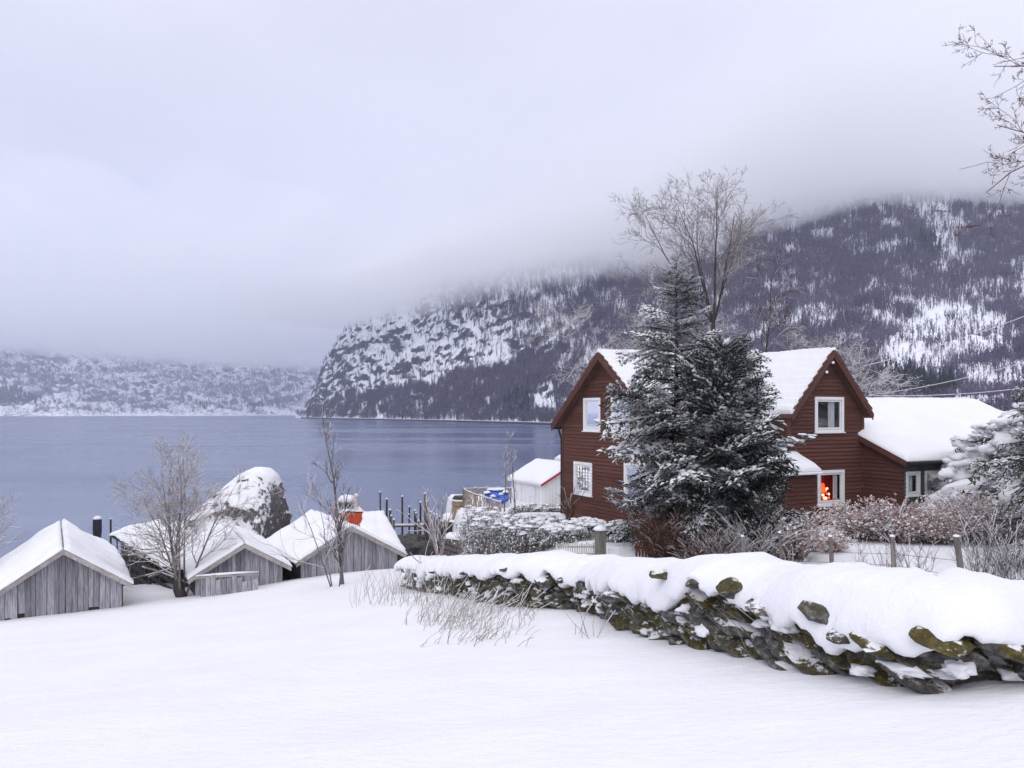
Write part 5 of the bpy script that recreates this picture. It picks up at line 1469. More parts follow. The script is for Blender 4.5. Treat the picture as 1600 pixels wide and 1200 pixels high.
def conifer(name, base, label, cat, height, radius, nb, seed, needle=NEEDLE, snow=0.85, low=0.05, pitch=(0.25, -0.35), zscale=1.0, group=None, snow_w=1.0, lean=0.0, irregular=0.25, bare=0.0):
    """radius: list of (height fraction, bough length)"""
    r = np.random.RandomState(seed); base = np.array(base, float)
    t = thing(name, tuple(base), label, cat, group)
    nd, sn, wd = TB(), TB(), TB()
    lobes = r.uniform(0, 6.28, 3)
    for k in range(nb):
        f_ = low + (0.985 - low)*(1 - (1 - (k + .5)/nb)**1.25) if False else low + (0.99 - low)*((k + .5)/nb)**0.92
        az = k*2.39996 + r.uniform(-.35, .35)
        L_ = float(np.interp(f_, *zip(*radius)))*(1 + irregular*math.sin(2*az + lobes[0] + f_*7) + r.uniform(-irregular, irregular)*.9)
        L_ = max(L_, 0.12)
        pt = pitch[1] + (pitch[0]-pitch[1])*f_ + r.uniform(-.16, .16)
        V, S, W = BOUGH[r.randint(len(BOUGH))]
        rl = r.uniform(-.7, .7); L_ *= r.uniform(.55, 1.0) if k % 2 else 1.0
        ca, sa = math.cos(az), math.sin(az); cp, sp = math.cos(pt), math.sin(pt); cr_, sr_ = math.cos(rl), math.sin(rl)
        Rx = np.array([[1,0,0],[0,cr_,-sr_],[0,sr_,cr_]]); Ry = np.array([[cp,0,-sp],[0,1,0],[sp,0,cp]]); Rz = np.array([[ca,-sa,0],[sa,ca,0],[0,0,1]])
        M = Rz @ Ry @ Rx
        sc_ = np.array([L_, L_*r.uniform(.85, 1.2), L_*zscale])
        o_ = base + np.array([lean*f_*height, 0, f_*height])
        nd.tris((V[0]*sc_) @ M.T + o_, V[1])
        wd.tris((W[0]*sc_) @ M.T + o_, W[1])
        if r.rand() < snow*(1 if f_ > bare else .30):
            q = S[0]*sc_*np.array([1, 1, 1.0]) + np.array([0, 0, .012*L_])
            sn.tris(q @ M.T + o_, S[1])
            if snow_w > 1.0:
                for j in range(int(5*snow_w)):
                    x = r.uniform(.35, .98); y = r.uniform(-.22, .22)*(1.1 - x); bl = (np.array([x, y, -0.2*x**1.6 + .1*x**4 + .045])*sc_) @ M.T + o_
                    vv, ff = ICO[1 if j % 2 else 2]; sn.tris((vv*np.array([.115, .062, .046])*(1 + .45*fbm(vv[:,0]*2 + k, vv[:,1]*2 + j, vv[:,2]*2, 2))[:, None]) @ M.T*L_*r.uniform(.5, 1.15)*snow_w*.75 + bl, np.array(ff))
    k = 9; zz = np.linspace(0, 1, k)
    wb = TB(); pts = base + np.stack([lean*zz*height, 0*zz, zz*height*0.985 - .15*(zz == 0)], 1)
    wb.tube(pts, np.linspace(height*.017, .008, k), 8); wb.build('trunk', BARK, t, True)
    nd.build('crown', needle, t); wd.build('branches', BARK, t); sn.build('snow', SNOW, t)
    return t
zg = lambda x, y: gzs(x, y) - .03
def at(u, Y): x = (u - U0)/F*Y; return (x, Y, zg(x, Y))

b_ = at(1057, 23.2); hh = P(0, 398, 23.2).z - b_[2]
conifer('spruce', b_, 'tall slender snow dusted spruce standing in front of the house', 'spruce', hh, [(0, 1.35), (.12, 1.75), (.30, 1.85), (.45, 1.45), (.55, 1.15), (.68, 0.95), (.8, .62), (.92, .42), (1, .16)], 280, 3, snow=1.0, bare=.26, pitch=(0.55, -0.30), irregular=0.42)
b_ = at(1132, 22.2); hh = P(0, 540, 22.2).z - b_[2]
conifer('yew', b_, 'broad dark bushy yew beside the tall spruce, dense and nearly black low down', 'yew tree', hh, [(0, 1.1), (.2, 1.45), (.40, 1.55), (.6, 1.40), (.8, 1.0), (.93, .6), (1, .3)], 350, 5, NEEDLE_D, snow=0.92, bare=.34, pitch=(0.95, -0.15), irregular=0.40)
# the snow laden side bough
def heavy_bough(t, p, q, n, seed, mat, w=1.0):
    r = np.random.RandomState(seed); nd, sn = TB(), TB(); p, q = np.array(p), np.array(q)
    L_ = np.linalg.norm(q - p)
    for k in range(n):
        f_ = (k + .3)/n; c = p + (q-p)*f_ + np.array([0, 0, .18*L_*math.sin(f_*2.2)*.5])
        for sg in (-1, 1):
            V, S, W = BOUGH[r.randint(8)]
            az = math.atan2((q-p)[1], (q-p)[0]) + sg*r.uniform(.15, .8); pt = r.uniform(-.35, .15)
            ca, sa = math.cos(az), math.sin(az); cp, sp = math.cos(pt), math.sin(pt)
            M = np.array([[ca,-sa,0],[sa,ca,0],[0,0,1]]) @ np.array([[cp,0,-sp],[0,1,0],[sp,0,cp]])
            l_ = L_*0.45*(1.1 - .6*f_)*r.uniform(.8, 1.2)
            nd.tris((V[0]*l_) @ M.T + c, V[1])
            for j in range(9):
                x = r.uniform(.1, .95); y = r.uniform(-.2, .2)*(1.15 - x); bl = (np.array([x, y, -0.2*x**1.6 + .1*x**4 + .06])*l_) @ M.T + c
                vv, ff = ICO[2]; sn.tris((vv*np.array([.18, .11, .055])*(1 + .45*fbm(vv[:,0]*2 + k, vv[:,1]*2 + j, vv[:,2]*2, 2))[:, None]) @ M.T*l_*r.uniform(.5, 1.15)*w + bl, np.array(ff))
    wb = TB(); wb.tube([p, (p+q)/2 + np.array([0,0,.09*L_]), q], [.03, .02, .008], 5)
    o = wb.build('bough', BARK, t); nd.build('needles', mat, o); sn.build('snow', SNOW, o)
yew = bpy.data.objects['yew']
heavy_bough(yew, P(1180, 705, 21.9), P(1262, 684, 20.9), 5, 3, NEEDLE_D)
heavy_bough(yew, P(1165, 680, 21.7), P(1225, 660, 21.0), 4, 4, NEEDLE_D)
heavy_bough(yew, P(1175, 735, 21.6), P(1228, 728, 20.9), 4, 5, NEEDLE_D, .8)
# conifers at the right edge
b_ = at(1618, 27.5)
conifer('low_yew', b_, 'wide low conifer heavy with snow in front of the annex roof', 'conifer', P(0, 626, 27.5).z - b_[2], [(0, 2.2), (.25, 2.7), (.5, 2.9), (.75, 2.3), (.92, 1.4), (1, .5)], 170, 9, NEEDLE_F, snow=1.0, pitch=(-0.02, -0.42), snow_w=2.6, low=.30, irregular=.2)
b_ = at(1562, 28.0)
conifer('small_yew', b_, 'smaller snow laden conifer under the annex eave beside the wide low one', 'conifer', P(0, 662, 28.0).z - b_[2], [(0, 1.1), (.4, 1.6), (.7, 1.5), (1, .5)], 100, 10, NEEDLE_F, snow=1.0, pitch=(0.1, -0.35), snow_w=2.4, low=.62)
b_ = at(1712, 20)
conifer('edge_spruce', b_, 'tall dark spruce whose bough tips hang in at the picture edge above the annex', 'spruce', P(0, 330, 20).z - b_[2], [(0, 2.2), (.4, 2.0), (.6, 1.75), (.72, 1.45), (.85, .7), (1, .2)], 120, 12, NEEDLE, snow=0.5, pitch=(0.25, -0.3))

# bare trees -------------------------------------------------------------
bare_tree('bare_tree', at(1118, 43), 'big bare ash with wide crown rising behind the house roof', 'ash tree', 19.3, .46, 15, .085, 6, 4, (9, 6, 4, 3), .08, (-.012, 0), BARK, TWIG_A, .10, first=.12, twig_r=.0075, wob=.16, spread_ang=.62, fork=11.0, tilt=(1.2, 5.6))
bare_tree('leaning_ash', at(1168, 41), 'thinner leaning bare ash beside the big ash behind the house roof', 'ash tree', 14.6, .24, 8, .13, 1, 4, (9, 6, 6, 4), .16, (.10, 0), BARK, TWIG_P, .25, first=.55, twig_r=.008, wob=.16, spread_ang=.6)
specs = [
 (940, 44, 10.2, .45, 'frosted bare shrub tree with long sagging boughs above the lake side gable', .9),
 (1000, 46, 12.5, .40, 'pale frosted birch rising behind the tall spruce above the gable ridge', .8),
 (975, 52, 12.6, .42, 'fine twigged frosted birch behind the gable ridge, further from the spruce', .8),
 (1238, 44, 12.0, .45, 'frosted grey bare tree rising over the middle of the snowy house roof', .8),
 (1205, 50, 13.2, .42, 'dense frosted bare tree just behind the leaning ash', .7),
 (1285, 52, 12.8, .42, 'frosted bare tree behind the roof near the second gable peak', .8),
]
for k, (u, Yp, h, sp, lab, sn_) in enumerate(specs):
    bare_tree('frosted_tree', at(u, Yp), lab, 'bare tree', h, sp, 20+k, .09, 2 if k % 2 else 1, 4, (10, 7, 5, 3), .18, (random.Random(k).uniform(-.1, .1), 0), BARK_G, TWIG_T, sn_, first=.3, twig_r=.009, wob=.28, group='frosted bare trees behind the house', spread_ang=.85)
bare_tree('bare_shrub_tree', (*P(283, 0, 28.6)[:2], -6.75), 'many stemmed bare tree with fine pale twigs between the boat houses', 'bare tree', 5.9, .36, 37, .06, 7, 3, (10, 7, 6, 3), .12, (.02, 0), BARK_G, TWIG_T, .40, first=.22, twig_r=.005, wob=.16, spread_ang=.66, tilt=(.4, 3.0))
m = MB(); b0 = Vector((*P(283, 0, 28.6)[:2], -7.1)); m.tube([b0 + Vector((.12, 0, 0)), b0 + Vector((.02, 0, .5)), b0 + Vector((-.08, 0, .8)), b0 + Vector((-.13, 0, 1.15)), b0 + Vector((-.12, 0, 1.4))], [.26, .19, .20, .15, .06], 9)
m.build('stump', BARK, bpy.data.objects['bare_shrub_tree'], True)
bare_tree('sapling', (*P(538, 0, 26.5)[:2], -6.1), 'slender snow flecked birch sapling in front of the boat house with the orange boat', 'sapling', 7.0, .20, 33, .075, 1, 3, (16, 6, 5), .5, (.0, 0), BARK_G, TWIG_P, .5, first=.12, twig_r=.006, wob=.13, spread_ang=.6)
bare_tree('forked_sapling', (*P(524, 0, 26.2)[:2], -6.0), 'thin forked bare stems growing beside the birch sapling by the boat house', 'sapling', 4.4, .42, 34, .035, 3, 2, (6, 5), .35, (-.06, 0), BARK_G, TWIG_T, .7, first=.2, twig_r=.006, wob=.16)
bare_tree('wall_sapling', (*P(687, 0, 23.5)[:2], -5.35), 'pale young tree with curved forks at the end of the stone wall', 'sapling', 3.5, .50, 36, .065, 1, 2, (8, 4), .55, (.02, 0), TWIG_T, TWIG_T, .8, first=.22, twig_r=.011, wob=.14, spread_ang=.9)
for k, (u, Yp, vt, vb, lab) in enumerate([(805, 33, 655, 800, 'snow flecked birch stem standing in front of the white boat house'), (787, 34, 668, 800, 'thin snow flecked stem just beside the birch by the white boat house'), (688, 30, 700, 830, 'thin bare shoot above the harbour posts, by the frosty hedge'), (735, 31, 702, 800, 'short bare shoot over the lattice fence'), (770, 30, 730, 810, 'snow speckled shoot in front of the blue covered pool')]):
    b_ = P(u, vb, Yp); h = (vb - vt)/F*Yp
    bare_tree('birch_shoot', (b_.x, Yp, min(b_.z, gzs(b_.x, Yp) + .3)), lab, 'sapling', h + .3, .12, 50+k, .032, 1, 2, (16, 4), .5, (0, 0), BARK_G, TWIG_T, 1.0, group='thin bare shoots along the garden edge', first=.15, twig_r=.008, wob=.10, spread_ang=.7)
bare_tree('shore_birch', (*P(-22, 0, 30)[:2], -7.5), 'pale bare birch at the picture edge, twigs over the lake behind the big gable', 'bare tree', 6.5, .42, 41, .08, 2, 3, (10, 8, 6), .35, (.02, 0), BARK_G, TWIG_T, .4, first=.25, twig_r=.006)
# overhanging branches of a tree standing outside the frame
def limb_tree():
    base = at(1830, 12.5); t = thing('overhanging_tree', base, 'bare brown branches reaching into the sky from a tree at the picture edge', 'bare tree')
    rng = np.random.RandomState(4); tr, cr_ = TB(), TB()
    b = np.array(base); top = b + np.array([.2, 0, 10.5]); tr.tube([b - [0,0,.3], b*.6 + top*.4 + [.1,0,0], top], [.24, .17, .06], 9)
    def br(p, d, ln, r0, lev):
        k = (7, 5, 4, 3, 2)[lev]; pts = [p]; cur = p.copy(); dd = d.copy()
        for i in range(k):
            dd = unit(dd + rng.normal(size=3)*.20 + np.array([0, 0, .05 if lev > 1 else 0.0])); cur = cur + dd*ln/k; pts.append(cur.copy())
        pts = np.array(pts); rad = np.linspace(r0, max(.003, r0*.3), k+1); cr_.tube(pts, rad, 4 if lev < 2 else 3)
        if lev < 4:
            for i in range((10, 7, 4, 2)[lev]):
                f_ = rng.uniform(.2, 1); x = f_*k; i0 = min(int(x), k-1); q = pts[i0]; dl = unit(pts[i0+1]-pts[i0])
                s1 = unit(np.cross(dl, [0, 1, 0])); az = rng.choice([-1, 1])*rng.uniform(.4, .95)
                nd = unit(dl*math.cos(az) + s1*math.sin(az) + np.array([0, rng.uniform(-.4, .4), 0])); br(q, nd, ln*rng.uniform(.22, .40), max(rad[i0]*.55, .0034), lev+1)
    for (u1, v1, u0, v0) in [(1484, 172, 1780, 118), (1508, 100, 1790, 62), (1545, 228, 1780, 178)]:
        p, q = np.array(P(u0, v0, 12.5)), np.array(P(u1, v1, 12.3)); p = np.array([base[0], 12.5, p[2]])
        br(p, unit(q - p), np.linalg.norm(q - p)*.90, .020, 0)
    tr.build('trunk', BARK, t, True); cr_.build('crown', TWIG_B, t)
limb_tree()

# bushes -------------------------------------------------------------
def bush(name, base, label, h, w, n, seed, twig, heads=None, snow=0.5, arch=0.5, cat='bush', group=None, side=4, r0=.009, lean=(0, 0)):
    rng = np.random.RandomState(seed); base = np.array(base, float); t = thing(name, tuple(base), label, cat, group)
    st, hd, sw = TB(), TB(), TB()
    iv, if_ = ICO[1]; if_ = np.array(if_)
    for k in range(n):
        az = rng.uniform(0, 6.28); rb = rng.uniform(0, .45)*w*.5
        p = base + np.array([math.cos(az)*rb, math.sin(az)*rb, -.1]); ln = h*rng.uniform(.50, 1.18)
        out = rng.uniform(.1, 1.0)*w*.55/h
        d = unit(np.array([math.cos(az)*out + lean[0], math.sin(az)*out + lean[1], 1.0])); pts = [p]; cur = p.copy()
        for i in range(6):
            d = unit(d + np.array([math.cos(az), math.sin(az), -0.35])*arch*.09*i + rng.normal(size=3)*.07); cur = cur + d*ln/6; pts.append(cur.copy())
        pts = np.array(pts); rad = np.linspace(r0, r0*.4, 7); st.tube(pts, rad, 3)
        if rng.rand() < snow: sw.tube(pts[2:] + [0, 0, r0], np.full(5, r0*.95), 3)
        tips = [(pts[-1], d)]
        for j in range(side):
            i0 = rng.randint(2, 6); q = pts[i0]; a2 = rng.uniform(0, 6.28)
            nd = unit(d*.7 + np.array([math.cos(a2), math.sin(a2), .3])*.7); e_ = q + nd*ln*rng.uniform(.12, .32) ; mid_ = (q+e_)/2 + [0, 0, .02]
            st.tube([q, mid_, e_], [r0*.5, r0*.4, r0*.3], 3); tips.append((e_, nd))
            if rng.rand() < snow: sw.tube([q + [0,0,r0], mid_ + [0,0,r0], e_ + [0,0,r0]], r0*.7, 3)
        if heads is not None:
            for q, dd in tips:
                for j in range(2):
                    s_ = rng.uniform(.016, .036)*(1 + .25*j); c = q + rng.normal(size=3)*.016 - dd*.055*j
                    v_ = iv*np.array([s_, s_, s_*.8]) + c
                    (hd if rng.rand() < .60 else sw).tris(v_, if_)
    st.build('stems', twig, t); hd.build('flower_heads', heads, t) if heads is not None and hd.V else None; sw.build('snow', SNOW, t)
    return t
bs = [
 ('spirea_bush', 1175, 21.0, 778, 1.7, 120, TWIG_T, None, .8, 'greyish snow dusted twiggy bush at the foot of the yew'),
 ('spirea_bush', 1235, 21.3, 780, 1.8, 130, TWIG_R, HEADM, .5, 'pink seed headed bush covering the lower corner of the porch wall'),
 ('spirea_bush', 1285, 22.6, 816, 1.4, 110, TWIG_R, HEADM, .5, 'pink seed headed bush just under the red lit window'),
 ('spirea_bush', 1352, 25.2, 772, 1.9, 170, TWIG_R, HEADM, .5, 'pinkish arching bush below the junction of house and annex'),
 ('spirea_bush', 1402, 24.8, 766, 2.0, 190, TWIG_R, HEADM, .5, 'tallest pinkish arching bush in front of the brown annex side wall'),
 ('spirea_bush', 1460, 24.8, 780, 2.0, 180, TWIG_R, HEADM, .5, 'dense pinkish bush below the small annex windows'),
 ('spirea_bush', 1514, 25.0, 762, 2.0, 180, TWIG_T, HEADM, .75, 'pale snowy bush under the smaller snow laden conifer'),
 ('spirea_bush', 1574, 24.6, 766, 2.2, 180, TWIG_R, HEADM, .5, 'pinkish bush under the wide low conifer at the picture edge'),
]
for k, (nm, u, Yp, vt, w, n, tw, hdm, sn_, lab) in enumerate(bs):
    b_ = at(u, Yp); bush(nm, b_, lab, (P(0, vt, Yp).z - b_[2])*.90, w, n, 60+k, tw, hdm, sn_, .5, 'bush', 'dry snow dusted bushes along the garden fence')
ds = [(1345, 17.6, 842, .7, 14, 'small dark bare shrub between two fence posts'), (1432, 17.2, 832, 1.0, 26, 'dark bare shrub beside the tilted fence post'), (1535, 16.6, 805, 1.4, 60, 'big dark purple bare shrub by the last fence post'), (1590, 16.2, 800, 1.3, 55, 'dark purple bare shrub at the picture edge behind the wall'), (1242, 18.8, 842, .8, 16, 'low dark bare shrub at the first fence post'), (1385, 18.2, 838, .9, 20, 'thin dark bare shrub in front of the tallest pinkish bush')]
for k, (u, Yp, vt, w, n, lab) in enumerate(ds):
    b_ = at(u, Yp); bush('dark_shrub', b_, lab, P(0, vt, Yp).z - b_[2], w, n, 80+k, TWIG_P, None, .35, .15, 'shrub', 'dark bare shrubs along the fence', 6, .006)
b_ = at(1035, 21.8); bush('rust_bush', b_, 'rusty brown twiggy bush at the foot of the tall spruce', P(0, 792, 21.8).z - b_[2], 1.5, 260, 91, TWIG_B, None, .06, .35, 'bush', None, 7)
b_ = at(1090, 21.2); bush('rust_bush', b_, 'brown bush with snow pads between the spruce and the fence posts', P(0, 822, 21.2).z - b_[2], 1.5, 200, 92, TWIG_B, None, .25, .35, 'bush', None, 6)
b_ = at(890, 31.0); bush('rust_bush', b_, 'small dark dry bush against the lake side corner of the house', P(0, 760, 31.0).z - b_[2], .6, 50, 93, TWIG_B, None, .1, .2, 'bush', None, 5)
b_ = at(1130, 21.0); bush('rust_bush', b_, 'low reddish bush below the yew', P(0, 815, 21.0).z - b_[2], 1.4, 160, 94, TWIG_R, None, .3, .35, 'bush', None, 6)

# frosty hedges: dense small leaves and twigs with pads of snow
def hedge(name, c, size, label, seed, n=5200, snow_n=60, leaf=LEAFM, leaf_s=.035, cat='hedge', top=0.75):
    rng = np.random.RandomState(seed); c = np.array(c, float); zb = gzs(c[0], c[1])
    t = thing(name, (c[0], c[1], zb), label, cat)
    hx, hy, hz_ = size; tb, lf, sw = TB(), TB(), TB()
    d = rng.normal(size=(n, 3)); d /= np.linalg.norm(d, axis=1)[:, None]; d[:,2] = np.abs(d[:,2])*1.0
    rad = rng.uniform(.62, 1.0, n)**.6*(1 + .22*fbm(d[:,0]*2 + seed, d[:,1]*2, d[:,2]*2, 3))
    sq = np.sign(d)*np.abs(d)**.72
    p = np.stack([c[0] + sq[:,0]*hx*rad, c[1] + sq[:,1]*hy*rad, zb + sq[:,2]*hz_*rad], 1)
    a_ = rng.normal(size=(n, 3)); a_ /= np.linalg.norm(a_, axis=1)[:, None]; b2 = np.cross(a_, rng.normal(size=(n, 3))); b2 /= np.linalg.norm(b2, axis=1)[:, None]
    s_ = rng.uniform(.6, 1.5, n)[:, None]*leaf_s
    V = np.stack([p - a_*s_, p + b2*s_*.5, p + a_*s_, p - b2*s_*.5], 1).reshape(-1, 3)
    k = np.arange(n)*4; T = np.concatenate([np.stack([k, k+1, k+2], 1), np.stack([k, k+2, k+3], 1)])
    w = rng.rand(n) < (.26 + .25*np.clip(d[:,2], 0, 1)); w4 = np.concatenate([w, w])
    np_mesh('leaves', V, T[~w4], leaf, t); 
    sw.tris(V + [0, 0, .01], T[w4])
    for k in range(n//16):
        q = p[rng.randint(n)]; e_ = c + (q - c)*np.array([.35, .35, 0]) ; e_[2] = zb + rng.uniform(0, .2)
        tb.tube([e_, (e_ + q)/2 + rng.normal(size=3)*.06, q], [.012, .009, .004], 3)
    tb.build('twigs', TWIG_T, t)
    iv, if_ = ICO[2]; if_ = np.array(if_)
    for k in range(snow_n):
        i = rng.randint(n)
        tr_ = 0
        while d[i,2] < top and tr_ < 30: i = rng.randint(n); tr_ += 1
        s1 = rng.uniform(.35, 1.0); v_ = iv*np.array([.17*s1, .17*s1, .06*s1]); v_[:,2] = np.maximum(v_[:,2], -.02)
        v_ = v_*(1 + .5*fbm(iv[:,0]*2 + k, iv[:,1]*2, iv[:,2], 3))[:, None]
        q = np.array([c[0] + sq[i,0]*hx*rad[i], c[1] + sq[i,1]*hy*rad[i], zb + sq[i,2]*hz_*rad[i]])
        sw.tris(v_ + q, if_)
    sw.build('snow', SNOW, t, True)
    return t
def hz_at(u, v, Yp): p = P(u, v, Yp); return p.z - gzs(p.x, Yp)
hs = [(768, 27.5, 800, 1.0, .9, 'frosty grey hedge above the dry stone wall, end beside the harbour'), (822, 27.0, 812, 1.0, .9, 'frosty grey hedge in the middle, above the stone wall'), (878, 26.6, 818, 1.0, .9, 'frosty hedge end growing behind the pale picket fence'), (920, 27.5, 812, .9, .9, 'snow padded hedge just behind the capped gate post')]
for k, (u, Yp, vt, hx, hy, lab) in enumerate(hs):
    hedge('hedge', at(u, Yp), (hx, hy, hz_at(u, vt, Yp)), lab, 100+k, 5200, 110 + 60*(k > 1))
hedge('terrace_hedge', at(850, 36.5), (1.7, .7, hz_at(850, 790, 36.5)), 'low frosty hedge below the white boat house wall', 110, 5000, 40, top=.8)
hedge('terrace_shrub', at(760, 33), (1.3, .9, hz_at(760, 797, 33)), 'low snow covered shrub below the lattice fence', 111, 3000, 110, top=.5)
hedge('terrace_shrub', at(820, 31.5), (1.6, 1.0, hz_at(820, 806, 31.5)), 'low snow covered shrub between the hedges and the white boat house', 112, 3000, 130, top=.5)
LEAFD = mat_flat('dark_evergreen_leaf', (0.03, 0.04, 0.035), 0.7, 0.3, 0.4, 7, 0.05)
hedge('rhododendron', at(975, 25.8), (.75, .6, hz_at(975, 815, 25.8)), 'dark evergreen shrub with a snow hat under the house wall', 113, 2600, 70, LEAFD, .05, 'shrub', .72)

# dry grass in front of the wall
tb, sw = TB(), TB(); rng = np.random.RandomState(12)
def tuft(u, v, n, h, lean, spread):
    x0, y0 = on_field(u, v)
    for k in range(n):
        x, y = x0 + rng.normal()*spread, y0 + rng.normal()*spread*.8; z = gzs(x, y) - .03; l = h*rng.uniform(.45, 1.2)
        d = np.array([lean + rng.normal()*.35, rng.normal()*.25 - .1, 1.0]); d = d/np.linalg.norm(d)
        p = np.array([x, y, z]); q = p + d*l*.55; e_ = q + unit(d + np.array([lean*.9 + rng.normal()*.15, 0, -.12]))*l*.45
        tb.tube([p, q, e_], [.0055, .004, .0022], 3)
        if rng.rand() < .55: sw.tube([q + [0,0,.006], e_ + [0,0,.006]], .0055, 3)
for k in range(26): tuft(rng.uniform(585, 690), rng.uniform(918, 955), 6, .85, .12, .4)
for k in range(32): tuft(rng.uniform(670, 815), rng.uniform(955, 985), 7, .60, .45, .30)
for k in range(12): tuft(rng.uniform(690, 800), rng.uniform(985, 1005), 5, .35, .5, .25)
for u, v in [(905, 985), (918, 990), (930, 992), (1130, 1000), (1150, 1012), (1205, 1022), (1232, 1028), (1262, 1038), (826, 968)]: tuft(u, v, 3, .75, .05 if u < 1000 else -.45, .08)
g = tb.build('dry_grass', GRASSM); tag(g, 'dry snow dusted grass stalks in front of the stone wall', kind='stuff')
g2 = sw.build('grass_snow', SNOW, g)

# ------------------------------------------------------------------ garden fence, gate
POSTW = mat_wood('fence_post_wood', (0.13, 0.11, 0.10), (0.27, 0.235, 0.21), 0.2, (8, 8, 1))
POSTM = mat_wood('gate_post_wood', (0.10, 0.095, 0.085), (0.24, 0.23, 0.20), 0.1, (7, 7, .8))
posts = [(1218, 832, 890, 18.6, 5.0, 'thin fence post half hidden in the bushes, closest to the spruce'), (1297, 838, 892, 18.0, 6.5, 'fence post in the gap between the bushes below the red lit window'), (1394, 838, 898, 17.3, 7.5, 'fence post beside the dark stems below the annex corner'), (1494, 838, 922, 16.0, 9.5, 'stout slightly tilted fence post by the dark purple shrub'), (1160, 838, 885, 19.2, 5.0, 'fence post at the foot of the yew')]
tops = []
for k, (u, vt, vb, Yp, wd, lab) in enumerate(posts):
    p = P(u, vt, Yp); b = P(u + (12 if k == 3 else 4), vb, Yp); r_ = wd/2/F*Yp
    t = thing('fence_post', (b.x, Yp, b.z), lab, 'fence post', 'wooden posts of the garden fence')
    m = MB(); m.tube([(b.x, Yp, min(b.z, gzs(b.x, Yp)) - .15), ((b.x + p.x)/2, Yp, (b.z + p.z)/2), p], [r_*1.1, r_, r_*.95], 8); m.build('shaft', POSTW, t)
    m = MB(); m.blob(p, (r_*1.1, r_*1.1, .04), k, .1, .2, 2); m.build('snow', SNOW, t, True); tops.append((u, p, b))
tops.sort(key=lambda q: q[0])
t = thing('fence_wire', tuple(tops[0][1]), 'thin wires strung between the garden fence posts', 'wire')
for f_ in (.15, .45, .75):
    m = MB(); pts = []
    for (_, p, b) in tops: pts.append(p.lerp(b, f_) - Vector((0, .05, 0)))
    m.tube(pts, .004, 4); m.build('strand', BLACK, t)
# gate post with a snow hat
Yg_ = 22.5; p = P(938, 828, Yg_); b = P(938, 878, Yg_); r_ = 13/2/F*Yg_
t = thing('gate_post', (b.x, Yg_, b.z), 'thick square gate post with a pointed hat of snow', 'gate post')
m = MB(); m.box((b.x, Yg_, (p.z + b.z - .4)/2), (r_*2, r_*2, p.z - b.z + .4), .5); m.build('shaft', POSTM, t)
m = MB(); n = 14
vs = [(b.x + (r_*1.75)*math.cos(2*math.pi*k/n)*(1 + .12*math.sin(3*k)), Yg_ + r_*1.75*math.sin(2*math.pi*k/n), p.z + .0) for k in range(n)] + [(b.x + r_*1.4*math.cos(2*math.pi*k/n), Yg_ + r_*1.4*math.sin(2*math.pi*k/n), p.z + .075) for k in range(n)] + [(b.x + r_*.6*math.cos(2*math.pi*k/n), Yg_ + r_*.6*math.sin(2*math.pi*k/n), p.z + .125) for k in range(n)] + [(b.x, Yg_, p.z + .14)]
m.add(vs, [(k, (k+1) % n, n+(k+1) % n, n+k) for k in range(n)] + [(n+k, n+(k+1) % n, 2*n+(k+1) % n, 2*n+k) for k in range(n)] + [(2*n+k, 2*n+(k+1) % n, 3*n) for k in range(n)] + [tuple(range(n))[::-1]]); m.build('snow', SNOW, t, True)
PICK = mat_wood('pale_picket', (0.38, 0.36, 0.33), (0.58, 0.56, 0.52), 0.15, (8, 8, 1))
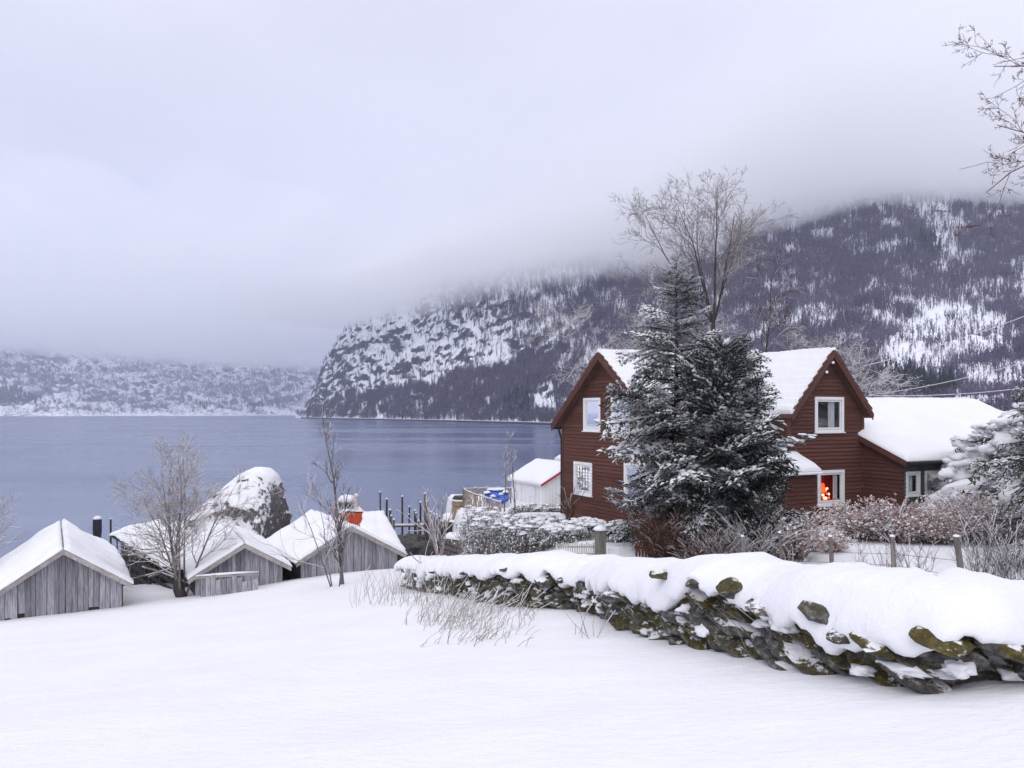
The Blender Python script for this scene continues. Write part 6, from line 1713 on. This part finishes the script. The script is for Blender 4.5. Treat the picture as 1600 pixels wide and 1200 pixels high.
def pickets(name, u0, u1, v_top, v_bot, Yp, n, label, mat, cat, rough_=0.0, seed=1):
    rnd = random.Random(seed); c = P((u0+u1)/2, v_bot, Yp); t = thing(name, (c.x, Yp, c.z), label, cat)
    for k in range(n):
        u = u0 + (u1-u0)*(k + .5)/n; p = P(u, v_top + rnd.uniform(-1, 1)*rough_, Yp); q = P(u, v_bot + 6, Yp); w = (u1-u0)/n*.55/F*Yp
        m = MB(); m.hexa([(q.x - w/2, Yp, q.z), (q.x + w/2, Yp, q.z), (q.x + w/2, Yp + .02, q.z), (q.x - w/2, Yp + .02, q.z)], [(p.x - w/2, Yp, p.z), (p.x + w/2, Yp, p.z), (p.x + w/2, Yp + .02, p.z), (p.x - w/2, Yp + .02, p.z)]); m.build('picket', mat, t)
        m = MB(); m.blob((p.x, Yp + .01, p.z), (w*.6, .02, .018), k, .1, .3, 1); m.build('snow', SNOW, t)
    for f_ in (.25, .75):
        z = P(0, v_top + (v_bot-v_top)*f_, Yp).z; m = MB(); m.bar((P(u0, 0, Yp).x, Yp + .045, z), (P(u1, 0, Yp).x, Yp + .045, z), .03, .06); m.build('rail', mat, t)
pickets('picket_fence', 868, 929, 849, 872, 23.2, 17, 'pale picket fence under the frosty hedge beside the capped gate post', PICK, 'fence', 2)
pickets('picket_gate', 950, 967, 855, 874, 22.6, 6, 'small white picket gate just beside the capped gate post', WHITE, 'gate', 1)
pickets('board_fence', 992, 1046, 849, 880, 22.0, 11, 'reddish brown board fence at the foot of the rusty bush', BROWN, 'fence', 4, 7)

# wires to the house
t = thing('power_line', tuple(P(1357, 616, 30.6)), 'snow coated overhead wires running from the house gable past the annex', 'power line')
WIRE = mat_flat('frosted_wire', (0.62, 0.62, 0.68), 0.8, 0.2, 0.1, 3, 0)
for (u0, v0, u1, v1, Y1) in [(1358, 617, 1640, 553, 27), (1358, 618, 1640, 600, 36), (1350, 572, 1640, 478, 40)]:
    p, q = P(u0, v0, 30.5), P(u1, v1, Y1); m = MB()
    m.tube([p.lerp(q, k/10) - UPZ*(.35*4*(k/10)*(1 - k/10)*.5) for k in range(11)], .013, 5); m.build('wire', WIRE, t)

# fallen branches in front of the boat shelter
t = thing('fallen_branches', tuple(P(240, 895, 29.5)), 'pale fallen branches lying against the dark side of the boat shelter', 'branches')
rnd = random.Random(14)
for (u0, v0, u1, v1) in [(222, 886, 296, 912), (200, 868, 272, 862), (205, 905, 268, 888), (214, 862, 262, 876), (232, 902, 282, 884), (196, 852, 250, 858)]:
    p, q = P(u0, v0, 29.8 + rnd.uniform(-.4, .4)), P(u1, v1, 29.2 + rnd.uniform(-.4, .4)); mid_ = p.lerp(q, .5) + Vector((0, 0, rnd.uniform(-.12, .12)))
    m = MB(); m.tube([p, p.lerp(mid_, .5) + Vector((0,0,rnd.uniform(-.05,.05))), mid_, q], [.032, .028, .024, .014], 5); m.build('branch', TWIG_T, t)
    m = MB(); m.tube([k_ + Vector((0,0,.026)) for k_ in (p, mid_, q)], .018, 4); m.build('snow', SNOW, t)
